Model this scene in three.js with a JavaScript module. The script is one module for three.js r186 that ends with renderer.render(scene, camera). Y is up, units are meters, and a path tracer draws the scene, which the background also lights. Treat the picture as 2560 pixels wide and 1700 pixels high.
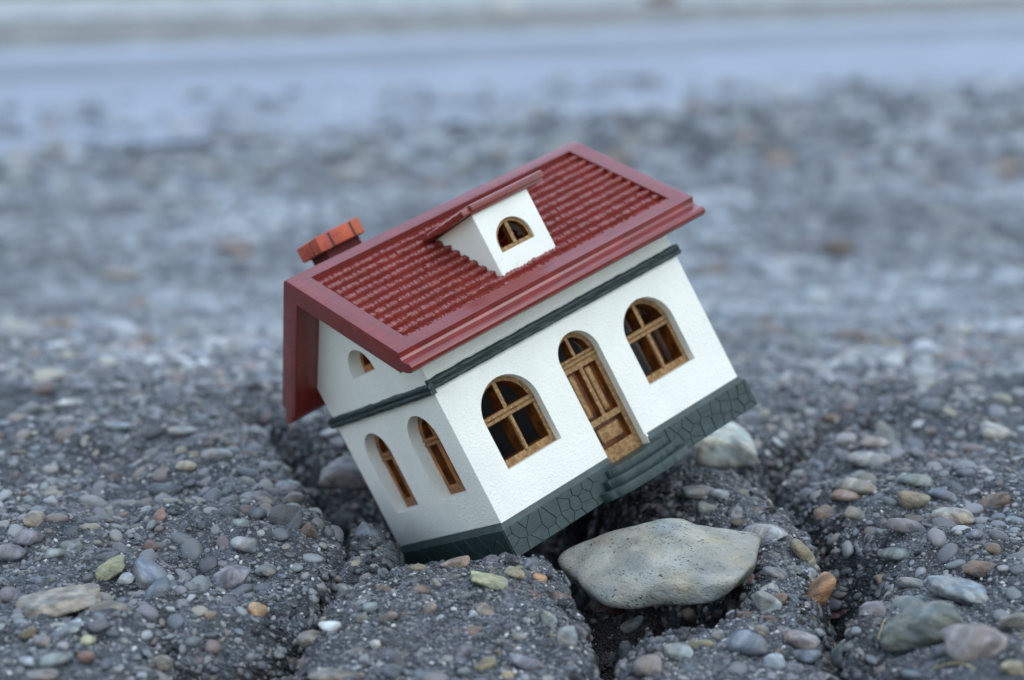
import * as THREE from 'three';
import { mergeGeometries, mergeVertices, toCreasedNormals } from 'three/addons/utils/BufferGeometryUtils.js';
import { RoundedBoxGeometry } from 'three/addons/geometries/RoundedBoxGeometry.js';
import { Brush, Evaluator, SUBTRACTION } from 'three-bvh-csg';

// ------------------------------------------------------------------ camera, sky, sun, exposure
const MM = 0.001;
const PITCH = THREE.MathUtils.degToRad(12.5), CAM_H = 126.9, CAM_Z = 400, FPX = 4401.19;     // mm; FPX: focal length in pixels of the 2560 x 1700 frame
const scene = new THREE.Scene();
const camera = new THREE.PerspectiveCamera(2 * Math.atan(850 / FPX) * 180 / Math.PI, 1024 / 680, 0.02, 400);
camera.position.set(0, CAM_H * MM, CAM_Z * MM);
camera.rotation.x = -PITCH;
camera.focus = 0.377;
camera.userData.fStop = camera.getFocalLength() / 5.4;
const renderer = new THREE.WebGLRenderer({ antialias: true });
renderer.toneMapping = THREE.LinearToneMapping;
renderer.toneMappingExposure = 1.7;
renderer.shadowMap.enabled = true;
renderer.shadowMap.type = THREE.PCFSoftShadowMap;

const SUN = new THREE.Vector3(0.3, 0.9, 0.3).normalize();
{
  const W = 256, H = 128, data = new Float32Array(W * H * 4), d = new THREE.Vector3();
  for (let j = 0; j < H; j++) for (let i = 0; i < W; i++) {
    const el = ((j + 0.5) / H - 0.5) * Math.PI, az = ((i + 0.5) / W - 0.5) * 2 * Math.PI;
    d.set(Math.cos(az) * Math.cos(el), Math.sin(el), Math.sin(az) * Math.cos(el));
    const up = Math.max(0, d.y), near = Math.pow(0.5 + 0.5 * d.dot(SUN), 2.2);                // thin veil over blue, whiter towards the hidden sun
    const low = Math.pow(1 - up, 2.4), o = (j * W + i) * 4;
    const c = [0.4 + 0.26 * near + 0.5 * low, 0.6 + 0.22 * near + 0.42 * low, 1.0 + 0.02 * near + 0.05 * low];
    for (let k = 0; k < 3; k++) data[o + k] = c[k] * 0.86;
    data[o + 3] = 1;
  }
  const sky = new THREE.DataTexture(data, W, H, THREE.RGBAFormat, THREE.FloatType);
  sky.mapping = THREE.EquirectangularReflectionMapping;
  sky.minFilter = sky.magFilter = THREE.LinearFilter;
  sky.wrapS = THREE.RepeatWrapping;
  sky.needsUpdate = true;
  scene.background = sky;
  scene.environment = sky;
}
const sun = new THREE.DirectionalLight(new THREE.Color().setRGB(1, 0.985, 0.96), 0.72);
sun.position.copy(SUN).multiplyScalar(2);
sun.target.position.set(0, 0, 0);
sun.castShadow = true;
sun.shadow.radius = 90;
sun.shadow.mapSize.set(2048, 2048);
Object.assign(sun.shadow.camera, { left: -0.35, right: 0.35, top: 0.35, bottom: -0.35, near: 0.5, far: 4 });
scene.add(sun, sun.target);

// ------------------------------------------------------------------ noise and helpers
function mulberry(a) { return () => { a = (a + 0x6d2b79f5) | 0; let t = Math.imul(a ^ (a >>> 15), 1 | a); t = (t + Math.imul(t ^ (t >>> 7), 61 | t)) ^ t; return ((t ^ (t >>> 14)) >>> 0) / 4294967296; }; }
const rnd = mulberry(20240611);
const hash3 = (x, y, z) => { let h = Math.imul(x, 374761393) ^ Math.imul(y, 668265263) ^ Math.imul(z, 2147483647 - 1274126177); h = Math.imul(h ^ (h >>> 13), 1274126177); return ((h ^ (h >>> 16)) >>> 0) / 4294967296; };
const fade = (t) => t * t * t * (t * (t * 6 - 15) + 10), mix = (a, b, t) => a + (b - a) * t, clamp = (x, a, b) => Math.min(b, Math.max(a, x));
const sstep = (a, b, x) => { const t = clamp((x - a) / (b - a), 0, 1); return t * t * (3 - 2 * t); };
function n2(x, y, s = 0) {   // value noise -1..1
  const i = Math.floor(x), j = Math.floor(y), u = fade(x - i), v = fade(y - j);
  return 2 * mix(mix(hash3(i, j, s), hash3(i + 1, j, s), u), mix(hash3(i, j + 1, s), hash3(i + 1, j + 1, s), u), v) - 1;
}
function n3(x, y, z, s = 0) {
  const k = Math.floor(z), w = fade(z - k);
  return mix(n2(x + 17.3 * k, y - 9.1 * k, s), n2(x + 17.3 * (k + 1), y - 9.1 * (k + 1), s), w);
}
const fbm = (x, y, s = 0, o = 3) => { let a = 0, g = 0.55; for (let i = 0; i < o; i++) { a += g * n2(x, y, s + i * 7); x = x * 2.03 + 3.1; y = y * 2.03 - 1.7; g *= 0.5; } return a; };

const taken = new Map();
function numbered(name) { const n = taken.get(name) ?? 0; taken.set(name, n + 1); return n ? name + '_' + String(n).padStart(3, '0') : name; }
function tag(o, label, category, group, kind) {
  o.userData = { label, category };
  if (group) o.userData.group = group;
  if (kind) o.userData.kind = kind;
  return o;
}
function part(name, geo, mat, parent, label) {
  const m = new THREE.Mesh(geo, mat);
  m.name = numbered(name); m.castShadow = m.receiveShadow = true;
  if (label) m.userData.label = label;
  parent.add(m);
  return m;
}
function boxUV(g, off = 0) {   // uv in metres by the main direction of each face
  const p = g.attributes.position, n = g.attributes.normal, uv = new Float32Array(p.count * 2);
  for (let i = 0; i < p.count; i++) {
    const ax = Math.abs(n.getX(i)), ay = Math.abs(n.getY(i)), az = Math.abs(n.getZ(i)), x = p.getX(i), y = p.getY(i), z = p.getZ(i);
    if (ax >= ay && ax >= az) { uv[2 * i] = z + off; uv[2 * i + 1] = y; }
    else if (ay >= az) { uv[2 * i] = x; uv[2 * i + 1] = z + off; }
    else { uv[2 * i] = x + off; uv[2 * i + 1] = y; }
  }
  g.setAttribute('uv', new THREE.BufferAttribute(uv, 2));
  return g;
}
function texture(size, fn, metres, srgb) {   // fn(u, v, i, j) -> [r, g, b] 0..1, tiled every `metres`
  const data = new Uint8Array(size * size * 4);
  for (let j = 0; j < size; j++) for (let i = 0; i < size; i++) {
    const c = fn(i / size, j / size, i, j), o = (j * size + i) * 4;
    for (let k = 0; k < 3; k++) data[o + k] = clamp(Math.round(c[k] * 255), 0, 255);
    data[o + 3] = 255;
  }
  const t = new THREE.DataTexture(data, size, size, THREE.RGBAFormat);
  t.wrapS = t.wrapT = THREE.RepeatWrapping; t.magFilter = THREE.LinearFilter; t.minFilter = THREE.LinearMipmapLinearFilter; t.generateMipmaps = true;
  if (srgb) t.colorSpace = THREE.SRGBColorSpace;
  t.repeat.set(1 / metres, 1 / metres);
  t.needsUpdate = true;
  return t;
}
function tn(u, v, f, s) {   // tiling value noise, f cells
  const x = u * f, y = v * f, i = Math.floor(x), j = Math.floor(y), a = fade(x - i), b = fade(y - j), w = (k) => ((k % f) + f) % f;
  return mix(mix(hash3(w(i), w(j), s), hash3(w(i + 1), w(j), s), a), mix(hash3(w(i), w(j + 1), s), hash3(w(i + 1), w(j + 1), s), a), b);
}
const tfbm = (u, v, f, s, o = 4) => { let a = 0, g = 0.5; for (let i = 0; i < o; i++) { a += g * tn(u, v, f, s + i); f *= 2; g *= 0.5; } return a / (1 - g * 2 + g); };

// ------------------------------------------------------------------ from pixels of the frame to the ground (mm)
const CT = Math.cos(PITCH), ST = Math.sin(PITCH);
function ray(px, py) { const xc = (px - 1280) / FPX, yc = (py - 850) / FPX; return [xc, -(yc * CT + ST), -(CT - yc * ST)]; }   // per unit of depth: x, y, z
function at(px, py, h = 0) { const [x, y, z] = ray(px, py), d = (h - CAM_H) / y; return [x * d, CAM_Z + z * d]; }

// ------------------------------------------------------------------ the broken pavement: outlines of the chunks and of the crack they stand in
const poly = (l, h = 0) => l.map(([x, y]) => at(x, y, h));
const HOLE = poly([[330, 1800], [385, 1680], [425, 1590], [540, 1552], [640, 1530], [728, 1494], [790, 1460], [815, 1420], [838, 1400], [846, 1350], [838, 1290], [795, 1220], [745, 1170], [690, 1120], [645, 1065], [615, 1030], [600, 1003], [640, 1000],
  [710, 1035], [800, 1072], [900, 1100], [1100, 1100], [1300, 1112], [1420, 1128], [1500, 1120], [1640, 1108], [1760, 1112], [1880, 1112], [1960, 1075], [2060, 1045], [2160, 1035], [2180, 1052], [2080, 1078], [2000, 1110], [1965, 1150], [2005, 1215], [2050, 1265], [2085, 1320],
  [2155, 1325], [2215, 1352], [2245, 1408], [2215, 1458], [2155, 1490], [2138, 1540], [2172, 1595], [2228, 1650], [2290, 1710], [2330, 1800]]);
const FRONT = poly([[560, 1900], [632, 1690], [706, 1612], [762, 1552], [788, 1486], [860, 1434], [1000, 1397], [1150, 1389], [1290, 1392], [1385, 1398], [1425, 1438], [1455, 1500], [1478, 1560], [1492, 1640], [1500, 1900]]);
const RIGHT = poly([[1530, 1900], [1538, 1640], [1548, 1585], [1570, 1545], [1640, 1512], [1760, 1502], [1840, 1462], [1885, 1400], [1860, 1345], [1770, 1292], [1680, 1252], [1600, 1238], [1545, 1215], [1520, 1150], [1560, 1128], [1640, 1122], [1720, 1160], [1850, 1190], [1925, 1238],
  [1985, 1290], [2022, 1342], [2042, 1402], [2056, 1470], [2055, 1530], [2085, 1590], [2150, 1650], [2220, 1700], [2300, 1900]]);
const LUMP = poly([[872, 1404], [862, 1345], [880, 1292], [935, 1272], [985, 1300], [985, 1360], [950, 1398], [905, 1412]]);
function signed(P, x, z) {   // distance to the outline, positive inside
  let best = 1e9, inside = false;
  for (let i = 0, j = P.length - 1; i < P.length; j = i++) {
    const [ax, az] = P[j], [bx, bz] = P[i], dx = bx - ax, dz = bz - az, t = clamp(((x - ax) * dx + (z - az) * dz) / (dx * dx + dz * dz), 0, 1), ex = x - ax - t * dx, ez = z - az - t * dz, d = ex * ex + ez * ez;
    if (d < best) best = d;
    if ((az > z) !== (bz > z) && x < (bx - ax) * (z - az) / (bz - az) + ax) inside = !inside;
  }
  return (inside ? 1 : -1) * Math.sqrt(best);
}
// the house: pose (model axes in the world), used by the ground too
const HR = [[0.747955, -0.45497, 0.483286], [-0.412487, -0.889056, -0.198581], [0.520017, -0.05082, -0.852643]], HT = [-2.3437, 39.62782, 380.54217];
function houseToWorld(x, y, z) {
  const c = [0, 1, 2].map((i) => HR[i][0] * x + HR[i][1] * y + HR[i][2] * z + HT[i]);
  return [c[0], CAM_H - (c[1] * CT + c[2] * ST), CAM_Z - (c[2] * CT - c[1] * ST)];
}
const H0 = houseToWorld(0, -8.2, 0), HX = houseToWorld(1, -8.2, 0).map((v, i) => v - H0[i]), HZ = houseToWorld(0, -8.2, 1).map((v, i) => v - H0[i]);
function underHouse(x, z) {   // [a, b, y] of the house's underside above this point
  const det = HX[0] * HZ[2] - HX[2] * HZ[0], dx = x - H0[0], dz = z - H0[2], a = (dx * HZ[2] - dz * HZ[0]) / det, b = (HX[0] * dz - HX[2] * dx) / det;
  return [a, b, H0[1] + a * HX[1] + b * HZ[1]];
}
const STONE_AT = at(1655, 1452, -3);
const fall = (z) => 110 * (1 - Math.exp(-Math.pow(Math.max(0, CAM_Z - z - 470) / 640, 1.35)));   // the pavement drops away behind the house
function base(id, x, z) {
  if (id === 1) { const e = z - 42; return (e > 0 ? -0.16 * e : -0.05 * -e) - Math.pow((x + 8) / 48, 2) * 3 + 2.9 + 1.5 * fbm(x / 13, z / 13, 5); }
  if (id === 2) { const e = z - 36; return (e > 0 ? -0.14 * e : 0.02 * -e) + 0.6 + 2.2 * sstep(-4, -30, z) * sstep(48, 62, x) + 2.4 * fbm(x / 14, z / 14, 9); }
  if (id === 3) return -1.5 + fbm(x / 6, z / 6, 3);
  const far = sstep(-1000, -1500, z);
  return -fall(z) + (1 - far) * ((1.7 + 2.2 * sstep(-150, -260, z)) * fbm(x / 46 + 3, z / 46, 31) + 0.9 * fbm(x / 17, z / 17, 41) + 6.2 * sstep(-190, -80, z) * fbm(x / 27, z / 27, 171) + 2.2 * sstep(-190, -80, z) * fbm(x / 11, z / 11, 181) + 2.6 * Math.exp(-(((x + 60) / 22) ** 2 + ((z - 2) / 26) ** 2)) + 1.6 * Math.exp(-(((x - 96) / 26) ** 2 + ((z - 6) / 34) ** 2))) + far * -1.5;
}
const RIM = [4.2, 6.5, 4.5, 4];
function ground(x, z, fine = true) {   // [height, id]; id 4 is the soil on the floor of the crack
  const wx = x + 2.1 * fbm(x / 8, z / 8, 51) + (fine ? 1.5 * fbm(x / 2.6, z / 2.6, 61, 4) : 0), wz = z + 2.1 * fbm(x / 8, z / 8, 71) + (fine ? 1.5 * fbm(x / 2.6, z / 2.6, 81, 4) : 0);
  let id = 0, s = 99;
  if (z > -150 && z < 150 && Math.abs(x) < 170) {
    s = -signed(HOLE, wx, wz);
    const f = signed(FRONT, wx, wz), r = signed(RIGHT, wx, wz), l = signed(LUMP, wx, wz);
    if (f > s) { s = f; id = 1; }
    if (r > s) { s = r; id = 2; }
    if (l > s) { s = l; id = 3; }
  }
  if (s < 12 && fine) s += 1.5 * (Math.abs(n2(x / 5.2, z / 5.2, 33)) - 0.35) + 0.8 * (Math.abs(n2(x / 2.1, z / 2.1, 43)) - 0.35);
  let h = base(id, x, z);
  if (s < 19) { const k = 1 - Math.max(0, s) / 19; h -= [4.4, 2.0, 2.0, 1][id] * k * k; }
  const R = RIM[id];
  if (s < R) h -= s > 0 ? R * 0.5 * (1 - s / R) ** 2.2 : R * 0.5 - s * 4.2;
  if (fine) h += 0.75 * fbm(x / 2.8, z / 2.8, 91, 3) + 0.3 * n2(x / 0.8, z / 0.8, 17) - (z > -140 ? 0.7 * Math.abs(n2(x / 3.4, z / 3.4, 27)) + 0.35 * Math.abs(n2(x / 1.5, z / 1.5, 37)) - 0.4 : 0) + (s < 2 ? 1.5 * n3(x / 2.2, z / 2.2, h / 1.6, 23) : 0);
  const shallow = sstep(52, 66, x) * sstep(54, 64, z);
  const under0 = Math.exp(-(((x - 24) / 20) ** 2 + ((z - 40) / 15) ** 2));
  const fl = mix(mix(-52, -15, shallow), -8, under0) + 3 * fbm(x / 7, z / 7, 101) + (fine ? 0.7 * fbm(x / 1.4, z / 1.4, 111) : 0);
  if (s < 20 && h < fl) { h = fl; id = 4; }
  const [a, b, y] = underHouse(x, z);
  if (a > -4 && a < 79 && b < 4 && b > -56) h = Math.min(h, y - 0.35);
  return [h, id, s];
}
function hit(px, py) {   // where the line of sight meets the ground
  const [x, y, z] = ray(px, py); let d = 300, step = 3;
  for (let k = 0; k < 1200; k++) {
    const q = d + step, gx = x * q, gz = CAM_Z + z * q;
    if (CAM_H + y * q < ground(gx, gz, false)[0]) { if (step < 0.1) break; step /= 4; } else d = q;
  }
  return [x * d, CAM_H + y * d, CAM_Z + z * d, d];
}

// ------------------------------------------------------------------ ground materials
const grain = texture(1024, (u, v) => {
  const big = tfbm(u, v, 12, 3, 4), s1 = tn(u, v, 160, 9), s2 = tn(u, v, 300, 12), s3 = tn(u, v, 90, 15), warm = tfbm(u, v, 20, 33, 3);
  let l = 0.26 + 0.36 * (big - 0.5) + 0.18 * (s2 - 0.5);
  if (s1 > 0.8) l += 1.6 * (s1 - 0.8);
  if (s3 > 0.86) l += 1.3 * (s3 - 0.86);
  if (s1 < 0.16) l -= 0.12;
  const t = 0.10 * (warm - 0.5);
  return [l * (1 + t), l, l * (1.03 - t)];
}, 0.06, true);
const grainBump = texture(1024, (u, v) => { const a = 0.5 * tn(u, v, 160, 9) + 0.3 * tn(u, v, 300, 12) + 0.35 * tn(u, v, 90, 15); return [a, a, a]; }, 0.06);
const asphaltMat = new THREE.MeshStandardMaterial({ map: grain, bumpMap: grainBump, bumpScale: 0.0005, roughness: 0.6, vertexColors: true, name: 'asphalt' });
const soilMat = new THREE.MeshStandardMaterial({ map: grain, bumpMap: grainBump, bumpScale: 0.0006, roughness: 0.6, vertexColors: true, name: 'soil' });

// ------------------------------------------------------------------ ground meshes
function lines(lo, hi, fineLo, fineHi, step, growth) {
  const l = []; for (let a = fineLo; a <= fineHi; a += step) l.push(a);
  let s = step, a = l[l.length - 1]; while (a < hi) { s *= growth; a += s; l.push(a); }
  s = step; a = fineLo; while (a > lo) { s *= growth; a -= s; l.unshift(a); }
  return l;
}
const solids = [];
{
  const xs = lines(-2400, 2600, -122, 128, 0.46, 1.045), zs = lines(-3300, 180, -120, 104, 0.44, 1.03), nx = xs.length, nz = zs.length;
  const pos = new Float32Array(nx * nz * 3), uv = new Float32Array(nx * nz * 2), col = new Float32Array(nx * nz * 3), ids = new Uint8Array(nx * nz);
  for (let j = 0, k = 0; j < nz; j++) for (let i = 0; i < nx; i++, k++) {
    const x = xs[i], z = zs[j], [h, id] = ground(x, z, z > -260 && Math.abs(x) < 220);
    const push = z > -130 && id !== 4 ? 0.5 * fbm(x / 1.7, h / 1.3 + z / 1.7, 211, 2) : 0;
    pos[3 * k] = (x + push) * MM; pos[3 * k + 1] = h * MM; pos[3 * k + 2] = (z + push) * MM; ids[k] = id;
    uv[2 * k] = (x + 0.55 * h) * MM; uv[2 * k + 1] = (z - h) * MM;
    const a = 0.5 + 0.5 * fbm(x / 21, z / 21, 121), b = 0.5 + 0.5 * fbm(x / 5, z / 5 + h / 5, 131);
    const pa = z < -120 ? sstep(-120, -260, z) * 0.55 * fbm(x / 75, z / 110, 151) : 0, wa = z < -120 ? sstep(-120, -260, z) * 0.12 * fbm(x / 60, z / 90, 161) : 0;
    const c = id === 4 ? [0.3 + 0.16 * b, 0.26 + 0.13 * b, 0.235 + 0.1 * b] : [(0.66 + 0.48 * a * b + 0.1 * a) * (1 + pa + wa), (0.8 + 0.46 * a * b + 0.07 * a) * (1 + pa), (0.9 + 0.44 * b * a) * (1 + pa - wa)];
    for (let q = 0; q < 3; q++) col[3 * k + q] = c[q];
  }
  const sets = [[], [], [], [], []];
  for (let j = 0; j < nz - 1; j++) for (let i = 0; i < nx - 1; i++) {
    const a = j * nx + i, b = a + 1, c = a + nx, d = c + 1;
    sets[ids[a]].push(a, c, b); sets[ids[d]].push(b, c, d);
  }
  const names = [['pavement', 'weathered dark asphalt full of rounded pebbles around and behind the toy house', 'pavement', 'structure'],
    ['asphalt_chunk', 'domed chunk of pebbly asphalt in the foreground below the lowest corner of the toy house', 'asphalt chunk'],
    ['asphalt_chunk', 'cracked asphalt chunk that holds the big grey stone, between two dark cracks', 'asphalt chunk'],
    ['asphalt_chunk', 'small broken asphalt lump deep in the crack beside the white gable wall', 'asphalt chunk'],
    ['soil', 'dark damp soil and grit on the floor of the wide crack', 'soil', 'structure']];
  sets.forEach((set, id) => {
    const map = new Int32Array(nx * nz).fill(-1); let n = 0; const idx = new Uint32Array(set.length);
    for (let t = 0; t < set.length; t++) { if (map[set[t]] < 0) map[set[t]] = n++; idx[t] = map[set[t]]; }
    const P = new Float32Array(n * 3), U = new Float32Array(n * 2), C = new Float32Array(n * 3);
    map.forEach((m, k) => { if (m < 0) return; for (let q = 0; q < 3; q++) { P[3 * m + q] = pos[3 * k + q]; C[3 * m + q] = col[3 * k + q]; } U[2 * m] = uv[2 * k]; U[2 * m + 1] = uv[2 * k + 1]; });
    const g = new THREE.BufferGeometry();
    g.setAttribute('position', new THREE.BufferAttribute(P, 3)); g.setAttribute('uv', new THREE.BufferAttribute(U, 2)); g.setAttribute('color', new THREE.BufferAttribute(C, 3)); g.setIndex(new THREE.BufferAttribute(idx, 1));
    g.computeVertexNormals();
    const [name, label, category, kind] = names[id];
    solids[id] = tag(part(name, g, id === 4 ? soilMat : asphaltMat, scene), label, category, null, kind);
  });
}

// ------------------------------------------------------------------ the road and what lies beyond it
{
  const strip = (name, pts, y, mat, label, category, kind) => {   // pts: a quad in mm, near edge first
    const N = 60, M = 40, P = [], U = [], I = [];
    const [a, b, c, d] = pts, du = new THREE.Vector2(b[0] - a[0], b[1] - a[1]).normalize();
    for (let j = 0; j <= M; j++) for (let i = 0; i <= N; i++) {
      const s = i / N, t = j / M, x = mix(mix(a[0], b[0], s), mix(d[0], c[0], s), t), z = mix(mix(a[1], b[1], s), mix(d[1], c[1], s), t);
      P.push(x * MM, (y + 1.5 * fbm(x / 300, z / 300, 7)) * MM, z * MM);
      U.push((x * du.x + z * du.y) * MM, (-(x - a[0]) * du.y + (z - a[1]) * du.x) * MM);
    }
    for (let j = 0; j < M; j++) for (let i = 0; i < N; i++) { const k = j * (N + 1) + i; I.push(k, k + 1, k + N + 1, k + 1, k + N + 2, k + N + 1); }
    const g = new THREE.BufferGeometry();
    g.setAttribute('position', new THREE.Float32BufferAttribute(P, 3)); g.setAttribute('uv', new THREE.Float32BufferAttribute(U, 2)); g.setIndex(I); g.computeVertexNormals();
    const m = part(name, g, mat, scene);
    return tag(m, label, category, null, kind);
  };
  // the road runs away to the right; its near edge passes through two points of the frame
  const A = at(0, 392, -106), B = at(2560, 205, -106), dir = new THREE.Vector2(B[0] - A[0], B[1] - A[1]).normalize(), nrm = new THREE.Vector2(dir.y, -dir.x);
  if (nrm.y > 0) nrm.negate();
  const pt = (along, across) => [A[0] + dir.x * along + nrm.x * across, A[1] + dir.y * along + nrm.y * across];
  const road = texture(1024, (u, v, i, j) => {   // v runs across the road (1.6 m): worn wheel tracks and a darker patched band
    const w = v + 0.012 * (tfbm(u, v, 6, 77, 3) - 0.5), edge = (a, b, s) => sstep(a - s, a + s, w) * (1 - sstep(b - s, b + s, w));
    let l = 0.60 + 0.05 * edge(0.02, 0.1, 0.03) - 0.03 * edge(0.11, 0.17, 0.03) + 0.06 * edge(0.2, 0.37, 0.05) - 0.13 * edge(0.42, 0.63, 0.03) - 0.02 * edge(0.66, 0.76, 0.03);
    l += 0.16 * (tfbm(u, v, 24, 81, 4) - 0.5) + 0.1 * (tn(u, v, 320, 85) - 0.5);
    return [l * 0.97, l * 0.99, l * 1.06];
  }, 1, true);
  road.repeat.set(1 / 3, 1 / 2.8);
  const roadMat = new THREE.MeshStandardMaterial({ map: road, roughness: 0.5, name: 'road', color: new THREE.Color().setRGB(0.62, 0.71, 0.79) });
  strip('road', [pt(-4500, 0), pt(9000, 0), pt(9000, 2005), pt(-4500, 2005)], -104, roadMat, 'smooth blue-grey road with worn tracks crossing behind the pebbly pavement', 'road', 'structure');
  const verge = texture(512, (u, v) => { const l = 0.45 + 0.5 * (tfbm(u, v, 8, 5, 5) - 0.5), w = 0.1 * (tfbm(u, v, 5, 15, 3) - 0.5); return [l * (1 + w), l, l * (0.98 - w)]; }, 0.7, true);
  const vergeMat = new THREE.MeshStandardMaterial({ map: verge, bumpMap: verge, bumpScale: 0.006, roughness: 0.9, name: 'verge' });
  strip('gravel_verge', [pt(-6500, 2005), pt(14000, 2005), pt(14000, 3940), pt(-6500, 3940)], -107, vergeMat, 'grey gravel verge along the far side of the road', 'verge', 'structure');
  const pathMat = new THREE.MeshStandardMaterial({ map: verge, roughness: 0.7, name: 'path', color: new THREE.Color().setRGB(1.7, 1.8, 1.9) });
  strip('path', [pt(-8500, 3940), pt(17000, 3940), pt(17000, 6600), pt(-8500, 6600)], -105, pathMat, 'pale paved path beyond the gravel verge', 'path', 'structure');
  const grassTex = texture(512, (u, v) => { const l = 0.3 + 0.3 * (tfbm(u, v, 16, 5, 4) - 0.5); return [l * 1.1, l * 1.3, l * 0.6]; }, 1.3, true);
  const grassMat = new THREE.MeshStandardMaterial({ map: grassTex, bumpMap: grassTex, bumpScale: 0.03, roughness: 0.95, name: 'grass' });
  const g = new THREE.PlaneGeometry(300, 300, 40, 40); g.rotateX(-Math.PI / 2); boxUV(g); g.translate(0, -0.17, 0);
  tag(part('field', g, grassMat, scene), 'short grass that spreads beyond the path to the horizon', 'grass', null, 'structure');
}

// ------------------------------------------------------------------ pebbles
const pebbleTex = texture(512, (u, v) => {
  let l = 0.78 + 0.55 * (tfbm(u, v, 9, 3, 6) - 0.5); const s = tn(u, v, 90, 7), q = tn(u, v, 140, 8);
  if (s > 0.86) l += 0.9 * (s - 0.86); if (q < 0.12) l -= 0.25 * (0.12 - q) / 0.12;
  const w = 0.16 * (tfbm(u, v, 5, 13, 3) - 0.5);
  return [l * (1 + w), l, l * (1 - w)];
}, 0.016, true);
const pebbleBump = texture(512, (u, v) => { const a = 0.6 * tfbm(u, v, 24, 23, 4) + 0.4 * tn(u, v, 110, 29); return [a, a, a]; }, 0.016);
const PAL = { grey: [0.2, 0.2, 0.195], tan: [0.24, 0.21, 0.165], pale: [0.31, 0.305, 0.285], brown: [0.18, 0.125, 0.09], red: [0.19, 0.11, 0.085], dark: [0.085, 0.09, 0.097], slate: [0.13, 0.145, 0.165], green: [0.165, 0.185, 0.165], purple: [0.155, 0.14, 0.15], orange: [0.38, 0.2, 0.085], ochre: [0.27, 0.22, 0.125], lichen: [0.31, 0.31, 0.165], white: [0.43, 0.43, 0.42], pink: [0.26, 0.215, 0.195], blue: [0.25, 0.29, 0.31] };
const pebbleMats = new Map();
function pebbleMat(kind, shade = 1) {
  const key = kind + Math.round(shade * 6);
  if (!pebbleMats.has(key)) { const f = Math.round(shade * 6) / 6; pebbleMats.set(key, new THREE.MeshStandardMaterial({ map: pebbleTex, bumpMap: pebbleBump, bumpScale: 0.0003, roughness: 0.62, color: new THREE.Color().setRGB(...PAL[kind].map((c) => (c * 0.8 + 0.2 * (PAL[kind][0] + PAL[kind][1] + PAL[kind][2]) / 3) * f * 1.75)), name: kind + ' pebble' })); }
  return pebbleMats.get(key);
}
function pebbleShape(detail, seed, angular) {   // a rounded stone of about unit radius: support planes melted together
  const r = mulberry(seed), g0 = new THREE.IcosahedronGeometry(1, detail); g0.deleteAttribute('uv'); g0.deleteAttribute('normal');
  const g = mergeVertices(g0, 1e-4), p = g.attributes.position, v = new THREE.Vector3(), planes = [];
  const n = angular ? 9 + Math.floor(r() * 5) : 22, pw = angular ? 14 : 5;
  for (let i = 0; i < n; i++) planes.push([new THREE.Vector3(r() * 2 - 1, r() * 2 - 1, r() * 2 - 1).normalize(), (angular ? 0.72 : 0.95) + (angular ? 0.42 : 0.16) * r()]);
  for (const e of [[1, 0, 0], [-1, 0, 0], [0, 1, 0], [0, -1, 0], [0, 0, 1], [0, 0, -1]]) planes.push([new THREE.Vector3(...e), 1]);
  for (let i = 0; i < p.count; i++) {
    v.fromBufferAttribute(p, i).normalize(); let s = 0;
    for (const [m, h] of planes) { const t = v.dot(m) / h; if (t > 0) s += t ** pw; }
    const k = Math.pow(s, -1 / pw) * (1 + (angular ? 0.05 : 0.035) * n3(v.x * 2.2, v.y * 2.2, v.z * 2.2, seed));
    p.setXYZ(i, v.x * k, v.y * k, v.z * k);
  }
  const uv = new Float32Array(p.count * 2);
  for (let i = 0; i < p.count; i++) { uv[2 * i] = 0.004 * (p.getX(i) + 0.7 * p.getY(i)) + seed * 0.0031; uv[2 * i + 1] = 0.004 * (p.getZ(i) - 0.8 * p.getY(i)); }
  g.setAttribute('uv', new THREE.BufferAttribute(uv, 2));
  g.computeVertexNormals();
  return g;
}
const fineShapes = [0, 1, 2, 3, 4, 5, 6, 7].map((k) => pebbleShape(8, 100 + k, k > 3)), plainShapes = [0, 1, 2, 3, 4, 5, 6, 7, 8, 9].map((k) => pebbleShape(4, 200 + k, k > 3));
let pastKerb = () => false;
{ const A = at(0, 392, -106), B = at(2560, 205, -106); pastKerb = (x, z) => (B[0] - A[0]) * (z + 18 - A[1]) - (B[1] - A[1]) * (x - A[0]) < 0; }
const stonesAt = [];   // [x, z, radius] of the stones placed so far, in a grid of 6 mm
const cells = new Map(), cellKey = (x, z) => Math.floor(x / 6) + ',' + Math.floor(z / 6);
function occupy(x, z, r) { stonesAt.push([x, z, r]); const k = cellKey(x, z); if (!cells.has(k)) cells.set(k, []); cells.get(k).push([x, z, r]); }
function blocked(x, z, r, reach = 2) {
  const i = Math.floor(x / 6), j = Math.floor(z / 6);
  for (let a = i - reach; a <= i + reach; a++) for (let b = j - reach; b <= j + reach; b++) for (const [sx, sz, sr] of cells.get(a + ',' + b) ?? []) if ((sx - x) ** 2 + ((sz - z) * 0.9) ** 2 < ((sr + r) * 0.86) ** 2) return true;
  return false;
}
function slope(x, z, e = 1.5) { const h = (a, b) => ground(a, b, false)[0]; return new THREE.Vector3(h(x - e, z) - h(x + e, z), 2 * e, h(x, z - e) - h(x, z + e)).normalize(); }
const UPV = new THREE.Vector3(0, 1, 0);
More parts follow.
